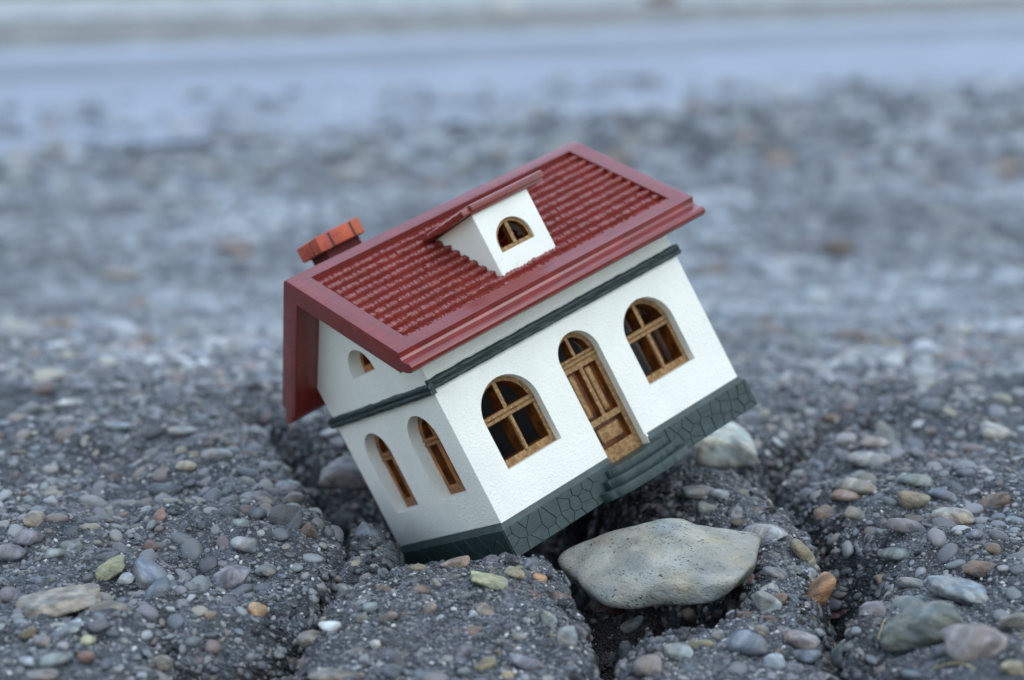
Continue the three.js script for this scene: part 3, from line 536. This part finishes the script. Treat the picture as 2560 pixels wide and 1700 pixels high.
const greenTex = texture(512, (u, v) => { const l = 0.8 + 0.3 * (tfbm(u, v, 7, 45, 4) - 0.5) + 0.22 * (hashStreak(u, v) - 0.5); return [l * 0.97, l, l * 1.0]; }, 0.018, true);
const green = new THREE.MeshPhysicalMaterial({ map: greenTex, bumpMap: brush, bumpScale: 0.00006, color: new THREE.Color().setRGB(0.031, 0.06, 0.057), roughness: 0.5, clearcoat: 0.15, clearcoatRoughness: 0.4, name: 'dark green paint' });
const greenJoint = new THREE.MeshStandardMaterial({ color: new THREE.Color().setRGB(0.022, 0.04, 0.034), roughness: 0.8, name: 'green joint' });
const bronzeTex = texture(512, (u, v) => { const a = tfbm(u, v, 10, 55, 4), s = tn(u, v, 120, 57), f = sstep(0.38, 0.68, a * 0.6 + s * 0.42); return [mix(0.5, 0.72, f), mix(0.375, 0.57, f), mix(0.235, 0.39, f)]; }, 0.0065, true);
const bronzeBump = texture(512, (u, v) => { const a = 0.5 * tn(u, v, 120, 57) + 0.5 * tfbm(u, v, 16, 61, 3); return [a, a, a]; }, 0.0065);
const bronze = new THREE.MeshStandardMaterial({ map: bronzeTex, bumpMap: bronzeBump, bumpScale: 0.00014, metalness: 0.4, roughness: 0.45, name: 'copper paint' });
const amberTex = texture(256, (u, v) => { const a = tfbm(u, v, 9, 65, 4) + 0.3 * (hashStreak(v, u) - 0.5); return [0.34 + 0.5 * a, 0.2 + 0.36 * a, 0.07 + 0.13 * a]; }, 0.014, true);
const amber = new THREE.MeshPhysicalMaterial({ map: amberTex, bumpMap: bronzeBump, bumpScale: 0.0001, roughness: 0.35, clearcoat: 0.4, clearcoatRoughness: 0.25, color: new THREE.Color().setRGB(1, 0.8, 0.5), name: 'amber varnish' });
const brownWood = new THREE.MeshStandardMaterial({ map: amberTex, roughness: 0.5, color: new THREE.Color().setRGB(0.42, 0.3, 0.22), name: 'dark brown wood' });

// walls: one hollow body with the openings cut through
const PIT = THREE.MathUtils.degToRad(38.2), CS = Math.cos(PIT), SN = Math.sin(PIT), AY = 69, AZ = -26.8, TH = 5.3, UA = AY - TH / CS, TAN = Math.tan(PIT);
const under = (z) => UA - Math.abs(z - AZ) * TAN;
const DEPTH = 51.4, WALL = 7.6, WIN = { a: [7.75, 23.45, 9.1, 28.1], b: [51.25, 66.2, 9.0, 27.9] }, DOOR = [31.95, 43.7, -2.2, 28.9];
const SIDE = [[7.4, 20.6, 8.3, 28.6], [31.6, 43.7, 8.1, 28.4]], GABLE = [19.7, 31.4, 41.5, 47.6];
{
  const outer = alongX(extrude(toShape([[0, 0], [DEPTH, 0], [DEPTH, under(-DEPTH) + 0.25], [-AZ, UA + 0.25], [0, under(0) + 0.25]]), 75, 0.22), 0);
  const w = WALL, inner = alongX(extrude(toShape([[w, 2], [DEPTH - w, 2], [DEPTH - w, under(-DEPTH + w) - 3], [-AZ, UA - 6], [w, under(-w) - 3]]), 75 - 2 * w), w);
  const fr = (b) => extrude(archPath(...b), 14).translate(0, 0, -10), si = (b) => alongX(extrude(archPath(...b), 14), -3), sr = (b) => alongX(extrude(archPath(...b), 14), 64);
  const g = csg(outer, inner, fr(WIN.a), fr(WIN.b), fr(DOOR), ...SIDE.map(si), si(GABLE), ...SIDE.map(sr), sr(GABLE));
  part('wall', fin(g), plaster, house);
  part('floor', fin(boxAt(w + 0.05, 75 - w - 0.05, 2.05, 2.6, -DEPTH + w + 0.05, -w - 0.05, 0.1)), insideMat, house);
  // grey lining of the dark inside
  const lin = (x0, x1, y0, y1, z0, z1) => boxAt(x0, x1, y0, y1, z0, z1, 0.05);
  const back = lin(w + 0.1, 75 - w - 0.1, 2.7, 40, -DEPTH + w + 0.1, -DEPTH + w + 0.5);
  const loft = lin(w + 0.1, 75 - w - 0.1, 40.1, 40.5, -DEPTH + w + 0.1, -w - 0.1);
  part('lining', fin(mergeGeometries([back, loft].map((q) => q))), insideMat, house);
}
// plinth: green base with crazy-paved stones, a sloping top edge and the notch for the door
{
  const ring = (x0, x1, y0, y1, z0, z1, ch) => {   // a block whose top edge slopes in by ch
    const P = [[x0, y0, z0], [x1, y0, z0], [x1, y0, z1], [x0, y0, z1], [x0, y1 - 1.3, z0], [x1, y1 - 1.3, z0], [x1, y1 - 1.3, z1], [x0, y1 - 1.3, z1], [x0 + ch[0], y1, z0 + ch[2]], [x1 - ch[1], y1, z0 + ch[2]], [x1 - ch[1], y1, z1 - ch[3]], [x0 + ch[0], y1, z1 - ch[3]]];
    const Q = [[0, 1, 2, 3], [3, 2, 6, 7], [2, 1, 5, 6], [1, 0, 4, 5], [0, 3, 7, 4], [7, 6, 10, 11], [6, 5, 9, 10], [5, 4, 8, 9], [4, 7, 11, 8], [11, 10, 9, 8]], pos = [];
    for (const [a, b, c, d] of Q) for (const k of [a, b, c, a, c, d]) pos.push(...P[k]);
    const g = new THREE.BufferGeometry(); g.setAttribute('position', new THREE.Float32BufferAttribute(pos, 3)); g.computeVertexNormals(); return g;
  };
  const c = 0.85, D = DEPTH, pieces = [ring(-0.9, DOOR[0] - 0.15, -8.1, -0.02, -D - 0.9, 0.85, [c, 0, c, c]), ring(DOOR[1] + 0.15, 75.9, -8.1, -0.02, -D - 0.9, 0.85, [0, c, c, c]), boxAt(DOOR[0] - 0.15, DOOR[1] + 0.15, -8.1, -2.25, -D - 0.9, 0.85, 0.05), boxAt(DOOR[0] - 0.15, DOOR[1] + 0.15, -2.2, -0.03, -D - 0.9, -7.4, 0.05)];
  pieces.forEach((p) => p.deleteAttribute('uv'));
  const plinth = part('plinth', fin(mergeGeometries(pieces), 0.3), green, house);
  // stones: cells of a plane cut by the midlines between seeds, a dark joint round each
  const joint = [];
  const cut = (poly2, px, py, nx, ny) => { const out = []; for (let i = 0; i < poly2.length; i++) { const a = poly2[i], b = poly2[(i + 1) % poly2.length], da = (a[0] - px) * nx + (a[1] - py) * ny, db = (b[0] - px) * nx + (b[1] - py) * ny; if (da <= 0) out.push(a); if (da < 0 !== db < 0) { const t = da / (da - db); out.push([mix(a[0], b[0], t), mix(a[1], b[1], t)]); } } return out; };
  function paving(x0, x1, y0, y1, count, gap, place, r) {
    const seeds = []; let guard = 0;
    while (seeds.length < count && guard++ < 4000) { const s = [mix(x0, x1, r()), mix(y0, y1, r())]; if (seeds.every((q) => Math.hypot(q[0] - s[0], q[1] - s[1]) > 2.2)) seeds.push(s); }
    for (const s of seeds) {
      let P = [[x0, y0], [x1, y0], [x1, y1], [x0, y1]];
      for (const q of seeds) if (q !== s) { const nx = q[0] - s[0], ny = q[1] - s[1], l = Math.hypot(nx, ny), w = gap * (0.5 + 0.9 * r()); P = cut(P, (q[0] + s[0]) / 2 - nx / l * w / 2, (q[1] + s[1]) / 2 - ny / l * w / 2, nx, ny); }
      if (P.length < 3) continue;
      const g = extrude(toShape(P), 0.17 + 0.09 * r(), 0.06);
      part('stone', fin(place(g), 0.3), green, plinth);
    }
  }
  const r = mulberry(77), onFront = (g) => g.translate(0, 0, 0.86), onLeft = (g) => g.rotateY(-Math.PI / 2).translate(-0.91, 0, 0);
  paving(-0.85, 26.4, -8.05, -1.35, 24, 0.2, onFront, r);
  paving(48.6, 75.85, -8.05, -1.35, 24, 0.2, onFront, r);
  paving(-52.2, 0.8, -8.05, -1.35, 30, 0.14, onLeft, r);
}
part('jamb', fin(boxAt(DOOR[1] - 0.02, DOOR[1] + 0.5, -2.25, -0.02, -3.3, 0.45, 0.06)), plaster, house);
// steps: three half-round treads below the door
[[9, 3.4, -4.3, -2.3], [10.8, 5.0, -6.3, -4.25], [13, 6.6, -8.35, -6.25]].forEach(([a, b, y0, y1], k) => {
  const s = new THREE.Shape(); s.moveTo(-a, 0); for (let i = 0; i <= 40; i++) { const t = Math.PI * (1 - i / 40); s.lineTo(a * Math.cos(t), Math.max(b * Math.pow(Math.sin(t), 0.8) + 0.26 * n2(i * 0.45, k, 9) + 0.16 * n2(i * 1.7, k, 19), 0.3)); } s.lineTo(a, 0);
  const g = extrude(s, y1 - y0, 0.16); g.rotateX(Math.PI / 2).translate(38, y1, 0.8);
  part('step', fin(g, 0.5), green, house);
});
// string course: two rough beads in green round the walls
{
  function bead(L, seed) {   // along x from 0, outwards z, height y 32.4 .. 35
    const N = 90, prof = [[0, 0], [0.9, 0.05], [1.25, 0.35], [1.3, 0.8], [0.95, 1.15], [0.9, 1.3], [1.2, 1.6], [1.25, 2.1], [0.9, 2.5], [0, 2.6]], P = [], I = [];
    for (let i = 0; i <= N; i++) prof.forEach(([z, y], k) => { const x = L * i / N, e = k === 0 ? 1 : k > 8 ? 1.2 : 0.5; P.push(x, y + e * 0.22 * fbm(x / 1.6, k * 0.7, seed) + (k === 0 ? 0.02 * fbm(x / 0.5, 3, seed) : 0), (z > 0 ? z + 0.12 * fbm(x / 1.3, k, seed + 4) : -0.15)); });
    const n = prof.length; for (let i = 0; i < N; i++) for (let k = 0; k < n - 1; k++) { const a = i * n + k; I.push(a, a + n, a + 1, a + 1, a + n, a + n + 1); }
    for (const s of [0, N]) for (let k = 1; k < n - 1; k++) { const a = s * n; s ? I.push(a, a + k + 1, a + k) : I.push(a, a + k, a + k + 1); }
    const g = new THREE.BufferGeometry(); g.setAttribute('position', new THREE.Float32BufferAttribute(P, 3)); g.setIndex(I); g.computeVertexNormals(); return g;
  }
  part('string_course', fin(bead(76.6, 3).translate(-0.7, 32.35, 0), 0.9), green, house);
  part('string_course', fin(bead(DEPTH + 2, 13).rotateY(-Math.PI / 2).rotateX(0.02).translate(0, 32.5, -DEPTH - 0.9), 0.9), green, house);
  part('string_course', fin(bead(DEPTH + 0.5, 23).rotateY(Math.PI / 2).translate(75, 32.4, -0.1), 0.9), green, house);
  part('string_course', fin(bead(76, 33).rotateY(Math.PI).translate(75.5, 32.4, -DEPTH), 0.9), green, house);
}
// joinery: frames with copper-painted faces and dark brown sides, open holes without panes
function arcHole(x0, x1, y0, cx, cy, rx, ry) {   // one pane of a round head between x0 and x1
  const p = new THREE.Path(), f = (x) => cy + ry * Math.sqrt(Math.max(0, 1 - ((x - cx) / rx) ** 2)), N = 12;
  p.moveTo(x0, y0); p.lineTo(x1, y0); for (let i = 0; i <= N; i++) { const x = mix(x1, x0, i / N); p.lineTo(x, Math.max(y0 + 0.05, f(x))); } p.lineTo(x0, y0);
  return p;
}
const rectHole = (x0, x1, y0, y1) => { const p = new THREE.Path(); p.moveTo(x0, y0); p.lineTo(x1, y0); p.lineTo(x1, y1); p.lineTo(x0, y1); p.lineTo(x0, y0); return p; };
function extrudeTwo(shape, depth, place, faceMat, sideMat, name, parent, label) {   // faces and sides keep their own paint
  const g0 = extrude(shape, depth), g = new THREE.BufferGeometry(), src = g0.index ? g0.toNonIndexed() : g0;
  g.setAttribute('position', src.attributes.position.clone()); g.setAttribute('normal', src.attributes.normal.clone()); for (const gr of g0.groups) g.addGroup(gr.start, gr.count, gr.materialIndex);
  place(g); g.translate(-OX, OY, OZ); g.scale(MM, MM, MM); boxUV(g);
  const m = part(name, g, [faceMat, sideMat], parent, label);
  return m;
}
function windowIn([x0, x1, y0, y1], place, face, side, o = {}) {
  const e = 0.18, r = (x1 - x0) / 2, c = (x0 + x1) / 2, spring = y1 - r, st = o.stile ?? 1.1, mu = o.mullion ?? 0.58, S = archPath(x0 - e, x1 + e, y0 - e, y1 + e);
  const tr0 = (o.transom ?? spring) - 1.15, tr1 = tr0 + 2.0, rail = o.rail ?? 1.8, rec = o.recess ?? 2.3, rx = r - st, ry = (y1 - st * 0.95) - spring;
  const holes = [rectHole(x0 + st, c - mu, y0 + rail, tr0), rectHole(c + mu, x1 - st, y0 + rail, tr0), arcHole(x0 + st + 0.02, c - mu * 0.85, tr1, c, spring, rx, ry), arcHole(c + mu * 0.85, x1 - st - 0.02, tr1, c, spring, rx, ry)];
  S.holes.push(...holes);
  const w = extrudeTwo(S, 4.2, place(rec + 4.2), face, side, 'window', house, o.label);
  const bar = boxAt(x0 + 0.3, x1 - 0.3, tr0 + 0.05, tr0 + 0.8, 0, 0.55, 0.25), bar2 = boxAt(x0 + 0.3, x1 - 0.3, tr0 + 1.1, tr1 - 0.12, 0, 0.45, 0.25);
  const g = mergeGeometries([bar, bar2]); place(rec + 0.02)(g); part('transom', fin(g), face, w);
  const ml = boxAt(c - mu * 0.75, c + mu * 0.75, y0 + rail - 0.2, tr0 + 0.1, 0, 0.4, 0.3); place(rec + 0.02)(ml); part('mullion', fin(ml), face, w);
  return w;
}
const onFront = (d) => (g) => g.translate(0, 0, -d), onSide = (d) => (g) => g.rotateY(-Math.PI / 2).translate(d, 0, 0).scale(1, 1, -1);
// a side wall is seen from -x: draw in (-z, y), the outside towards -x
const leftPlace = (d) => (g) => { g.scale(-1, 1, 1); flip(g); return g.rotateY(-Math.PI / 2).translate(d, 0, 0); };
const rightPlace = (d) => (g) => g.rotateY(Math.PI / 2).translate(75 - d, 0, 0);
function flip(g) {
  const p = g.attributes.position, n = g.attributes.normal, sw = (a, i, j) => { for (let k = 0; k < 3; k++) { const t = a.array[3 * i + k]; a.array[3 * i + k] = a.array[3 * j + k]; a.array[3 * j + k] = t; } };
  if (g.index) { const ix = g.index.array; for (let i = 0; i < ix.length; i += 3) { const t = ix[i]; ix[i] = ix[i + 1]; ix[i + 1] = t; } } else for (let i = 0; i < p.count; i += 3) { sw(p, i, i + 1); if (n) sw(n, i, i + 1); }
}
windowIn(WIN.a, onFront, bronze, brownWood);
windowIn(WIN.b, onFront, bronze, brownWood);
for (const b of SIDE) windowIn(b, leftPlace, amber, brownWood, { stile: 1.5, mullion: 1.15, rail: 2.2, transom: 21.6, recess: 3.0 });
for (const b of SIDE) windowIn(b, rightPlace, amber, brownWood, { stile: 1.2, transom: 21.6 });
{
  const [x0, x1, y0, y1] = GABLE;
  for (const place of [leftPlace, rightPlace]) { const S = archPath(x0 - 0.18, x1 + 0.18, y0 - 0.18, y1 + 0.18), c = (x0 + x1) / 2; S.holes.push(arcHole(x0 + 1.3, c - 0.5, y0 + 1.5, c, y0 + 0.3, (x1 - x0) / 2 - 1.1, y1 - y0 - 1.3), arcHole(c + 0.5, x1 - 1.3, y0 + 1.5, c, y0 + 0.3, (x1 - x0) / 2 - 1.1, y1 - y0 - 1.3)); extrudeTwo(S, 3, place(6.4), amber, brownWood, 'window', house); }
}
// the door
{
  const [x0, x1, y0, y1] = DOOR, r = (x1 - x0) / 2, c = (x0 + x1) / 2, sp = y1 - r, S = archPath(x0 - 0.15, x1 + 0.15, y0 - 0.02, y1 + 0.15);
  S.holes.push(rectHole(x0 + 1.45, c - 0.5, 8.4, 20.4), rectHole(c + 0.5, x1 - 1.35, 8.4, 20.4), rectHole(x0 + 1.45, x1 - 1.35, 1.3, 7.0), arcHole(x0 + 1.2, c - 0.4, 23.4, c, sp, r - 1.15, r - 1.1), arcHole(c + 0.4, x1 - 1.2, 23.4, c, sp, r - 1.15, r - 1.1));
  const d = extrudeTwo(S, 2.6, onFront(2.3 + 2.6), bronze, brownWood, 'door', house);
  part('panel', fin(boxAt(x0 + 1.3, x1 - 1.2, 0.9, 20.8, -5.6, -4.0, 0.05)), brownWood, d);
  for (const [a, b] of [[x0 + 1.95, x0 + 3.6], [c + 1.3, c + 3.0]]) part('panel', fin(boxAt(a, b, 8.9, 19.9, -4.2, -2.85, 0.5)), bronze, d);
  part('panel', fin(boxAt(x0 + 2.6, x1 - 2.5, 2.3, 6.0, -4.2, -3.1, 0.5)), bronze, d);
  part('transom', fin(mergeGeometries([boxAt(x0 + 0.3, x1 - 0.3, 21.7, 22.5, -2.32, -1.8, 0.25), boxAt(x0 + 0.3, x1 - 0.3, 22.75, 23.4, -2.32, -1.9, 0.25)])), bronze, d);
}

// roof: a thick inverted V with moulded eaves; the front slope is sunk for the rows of tiles
const SX0 = -6.5, SX1 = 82.6;
const sl = (s, n, back = 1) => [-(AZ + back * (s * CS + n * SN)), AY - s * SN + n * CS];   // along the slope from the ridge, out of it -> (-z, y)
{
  const eave = [[41.9, 0], [42.1, -1.25], [42.7, -1.6], [43.6, -1.62], [44.6, -1.35], [45.4, -1.35], [45.9, -1.8], [46.05, -2.6], [45.6, -3.4], [44.6, -4.0], [43, -4.5], [42.4, -4.35], [41.8, -5.3]];
  const front = [[1.6, 0], ...eave], under0 = [0, UA];
  const top = [[1.6, 0], [0.7, 0.06]].map(([s, n]) => [s, n]);
  const pts = [sl(0.55, -0.12), ...front.map(([s, n]) => sl(s, n)), [-AZ, UA], ...front.slice().reverse().map(([s, n]) => sl(s, n, -1)), sl(0.55, -0.12, -1)];
  const V = alongX(extrude(toShape(pts), SX1 - SX0, 0.28), SX0);
  const sunk = (back) => alongX(extrude(toShape([sl(4, 1, back), sl(38.4, 1, back), sl(38.4, -1.55, back), sl(4, -1.55, back)]), 79.7), -1.7);
  const roof = part('roof', fin(csg(V, sunk(1), sunk(-1)), 0.45), roofRed, house);
  // tile rows
  const rows = 11, pitch = 34.4 / rows, NX = 420, prof = [[-0.06, -1.5], [0.2, -1.32], [0.42, -1.08], [0.6, -0.5], [0.92, -0.26], [1.0, -0.42], [1.03, -1.1], [1.04, -1.52]];
  for (const back of [1, -1]) for (let k = 0; k < rows; k++) {
    const P = [], I = [], n = prof.length;
    for (let i = 0; i <= NX; i++) {
      const x = -1.68 + 79.66 * i / NX;
      prof.forEach(([t, d], q) => {
        const lean = x + 0.9 * t + 0.3 * fbm(x / 5, k * 3.1, 7), c = lean / 1.15 + 0.35 * (k % 3) + 0.55 * n2(x / 2.3, k * 7.7, 19) + 0.3 * n2(x / 0.9, k * 5.1, 29), f = c - Math.floor(c), id = Math.floor(c), tip = q >= 3 && q <= 5 ? 0.8 : q === 2 || q === 6 ? 0.3 : q === 7 ? 0 : 0.08;
        const bump = tip * (0.3 * Math.pow(Math.sin(Math.PI * Math.min(1, f * 1.15)), 0.6) - 0.2 - 0.16 * f + 0.3 * (hash3(id, k, 5) - 0.5) + 0.16 * n2(x / 0.7, t * 2 + k * 9, 39)), drop = q >= 3 ? 0.16 * (hash3(id, k, 8) - 0.5) + 0.1 * (f - 0.5) + 0.12 * fbm(x / 9, k, 3) : 0;
        const s = 4 + pitch * (k + t) + drop * (q === 7 ? 0.3 : 1), nn = d + bump;
        const [mz, y] = sl(Math.min(s, 38.36), Math.min(nn, 0.1), back); P.push(x, y, -mz);
      });
    }
    for (let i = 0; i < NX; i++) for (let q = 0; q < n - 1; q++) { const a = i * n + q; back > 0 ? I.push(a, a + 1, a + n, a + 1, a + n + 1, a + n) : I.push(a, a + n, a + 1, a + 1, a + n, a + n + 1); }
    const g = new THREE.BufferGeometry(); g.setAttribute('position', new THREE.Float32BufferAttribute(P, 3)); g.setIndex(I); g.computeVertexNormals();
    part('tile_row', fin(g, 0.9), tileRed, roof);
  }
}
// dormer
{
  const X0 = 29.1, X1 = 45.6, opening = [31.9, 41.7, 51.8, 58.5];
  const body = boxAt(X0, X1, 44, 62.6, -21, -0.15, 0.3), hollow = new THREE.BoxGeometry(13, 12, 14).translate((X0 + X1) / 2, 55, -9.5);
  const d = part('dormer', fin(csg(body, hollow, extrude(archPath(...opening), 10).translate(0, 0, -6))), plasterSmooth, house);
  const S = archPath(opening[0] - 0.15, opening[1] + 0.15, opening[2] - 0.15, opening[3] + 0.15), c = 36.8, spr = opening[3] - 4.9;
  S.holes.push(arcHole(opening[0] + 0.75, c - 0.5, opening[2] + 0.95, c, Math.max(spr, 53.4), 4.15, 4.1), arcHole(c + 0.5, opening[1] - 0.75, opening[2] + 0.95, c, Math.max(spr, 53.4), 4.15, 4.1));
  extrudeTwo(S, 1.8, onFront(0.9 + 1.8), bronze, brownWood, 'window', d);
  // flat roof: moulded lip in front, worn tiled edge at the side
  const lip = alongX(extrude(toShape([[-1.75, 64.45], [-1.85, 63.9], [-1.55, 63.1], [-0.8, 63.0], [-0.6, 62.35], [0.5, 62.3], [20.5, 61.2], [20.5, 63.6], [8, 64.25], [-1.3, 64.7]]), 21.7, 0.3), 28.6);
  const dr = part('dormer_roof', fin(lip, 0.6), roofRed, d);
  for (let k = 0; k < 6; k++) { const z0 = 0.9 - k * 3.5, y = 64.35 - k * 0.13; const q = new RoundedBoxGeometry(3.2, 1.55 - 0.05 * k, 3.9, 2, 0.3); q.rotateX(-0.1).rotateZ(0.05).translate(28.0 + 0.2 * (rnd() - 0.5), y - 0.95, z0 - 1.9); part('tile', fin(q), tileRed, dr); }
}
// chimney: dark red stack with a cap of brick, black joints between
{
  const stack = boxAt(10.4, 20, 44, 71.2, -43.5, -34.6, 0.2), ch = part('chimney', fin(stack), darkRed, house);
  const mortar = new THREE.MeshStandardMaterial({ color: new THREE.Color().setRGB(0.03, 0.03, 0.035), roughness: 0.7, name: 'black joint' });
  part('joint', fin(boxAt(8.85, 21.0, 70.95, 74.5, -44.2, -33.3, 0.1)), mortar, ch);
  const brickMat = [[0.64, 0.14, 0.08], [0.66, 0.125, 0.085], [0.6, 0.165, 0.07]].map(([r, g, b]) => new THREE.MeshStandardMaterial({ map: redTex, bumpMap: brush, bumpScale: 0.00005, color: new THREE.Color().setRGB(r, g, b), roughness: 0.7, name: 'brick' }));
  const bricks = [[8.5, 12.0, -37.1, -33], [12.5, 18.3, -38.4, -33], [18.7, 21.3, -38.4, -33], [8.5, 13.2, -44.5, -37.7], [13.6, 21.3, -44.5, -38.8]];
  bricks.forEach(([a, b, c, d], k) => part('brick', fin(boxAt(a, b, 70.85 + 0.08 * (k % 2), 74.75 + 0.1 * ((k * 7) % 3), c, d, 0.42)), brickMat[k % 3], ch));
}

// ------------------------------------------------------------------ small things in the cracks and far off
{
  const leafMat = new THREE.MeshStandardMaterial({ color: new THREE.Color().setRGB(0.075, 0.035, 0.028), roughness: 0.35, name: 'wet leaf', map: pebbleTex });
  function scrap(px, py, w, lift, mat, label) {
    const g = new THREE.PlaneGeometry(1, 0.7, 14, 10), p = g.attributes.position;
    for (let i = 0; i < p.count; i++) { const x = p.getX(i), y = p.getY(i), k = 1 - 0.35 * Math.pow(Math.abs(x) * 2, 3); p.setXYZ(i, x + 0.06 * n2(x * 4, y * 4, 3), y * k + 0.05 * n2(x * 5, y * 5, 7), 0.22 * n2(x * 2.6 + px, y * 2.6, 11) + 0.18 * x * x); }
    const b = g.clone(); b.translate(0, 0, -0.05); flip(b);
    const q = mergeGeometries([g, b]); q.scale(w * MM, w * MM, w * MM); q.computeVertexNormals(); q.rotateX(-1.15);
    const [x, y, z] = hit(px, py), m = part('leaf_scrap', q, mat, scene); m.position.set(x * MM, (y + lift) * MM, z * MM); m.rotation.y = px;
    return tag(m, label, 'leaf scrap');
  }
  scrap(1520, 1512, 8, 1.2, leafMat, 'curled dark red-brown leaf scrap in the crack before the biggest stone');
  scrap(1585, 1516, 2.4, 1.0, new THREE.MeshStandardMaterial({ color: new THREE.Color().setRGB(0.55, 0.26, 0.05), roughness: 0.5 }), 'tiny orange leaf scrap beside the dark curled one');
  scrap(2080, 1535, 6.5, 1.0, leafMat, 'dark brown leaf scrap under the upright orange-brown pebble');
  const strawMat = new THREE.MeshStandardMaterial({ color: new THREE.Color().setRGB(0.4, 0.34, 0.14), roughness: 0.6, name: 'straw' });
  [[2190, 1625, 2215, 1560, 'thin yellowish grass straw leaning on the largest green-grey pebble'], [2330, 1675, 2440, 1690, 'bent dry straw at the foot of the angular pinkish stone']].forEach(([ax, ay, bx, by, label]) => {
    const A = hit(ax, ay), B = hit(bx, by), P = (t, l) => new THREE.Vector3(mix(A[0], B[0], t), mix(A[1], B[1], t) + l, mix(A[2], B[2], t)).multiplyScalar(MM);
    const c = new THREE.CatmullRomCurve3([P(0, 0.2), P(0.35, 1.6), P(0.7, 2.0), P(1, 1.2)]);
    tag(part('straw', new THREE.TubeGeometry(c, 24, 0.00012, 6), strawMat, scene), label, 'straw');
  });
  const far = (px, py, w, kind, shade, label) => { const [x, z] = at(px, py, -98), m = part('stone', fineShapes[5], pebbleMat(kind, shade), scene); m.scale.set(w * MM, w * 0.45 * MM, w * 0.6 * MM); m.position.set(x * MM, -0.1 + w * 0.1 * MM, z * MM); tag(m, label, 'stone'); };
  far(1250, 22, 90, 'pale', 1.15, 'blurred beige stone on the far verge at the top of the view');
  far(1650, 2, 80, 'red', 0.7, 'blurred dark reddish stone far off, beyond the beige one');
}

scene.traverse((o) => { if (o.isMesh) { o.castShadow = true; o.receiveShadow = true; } });
renderer.render(scene, camera);
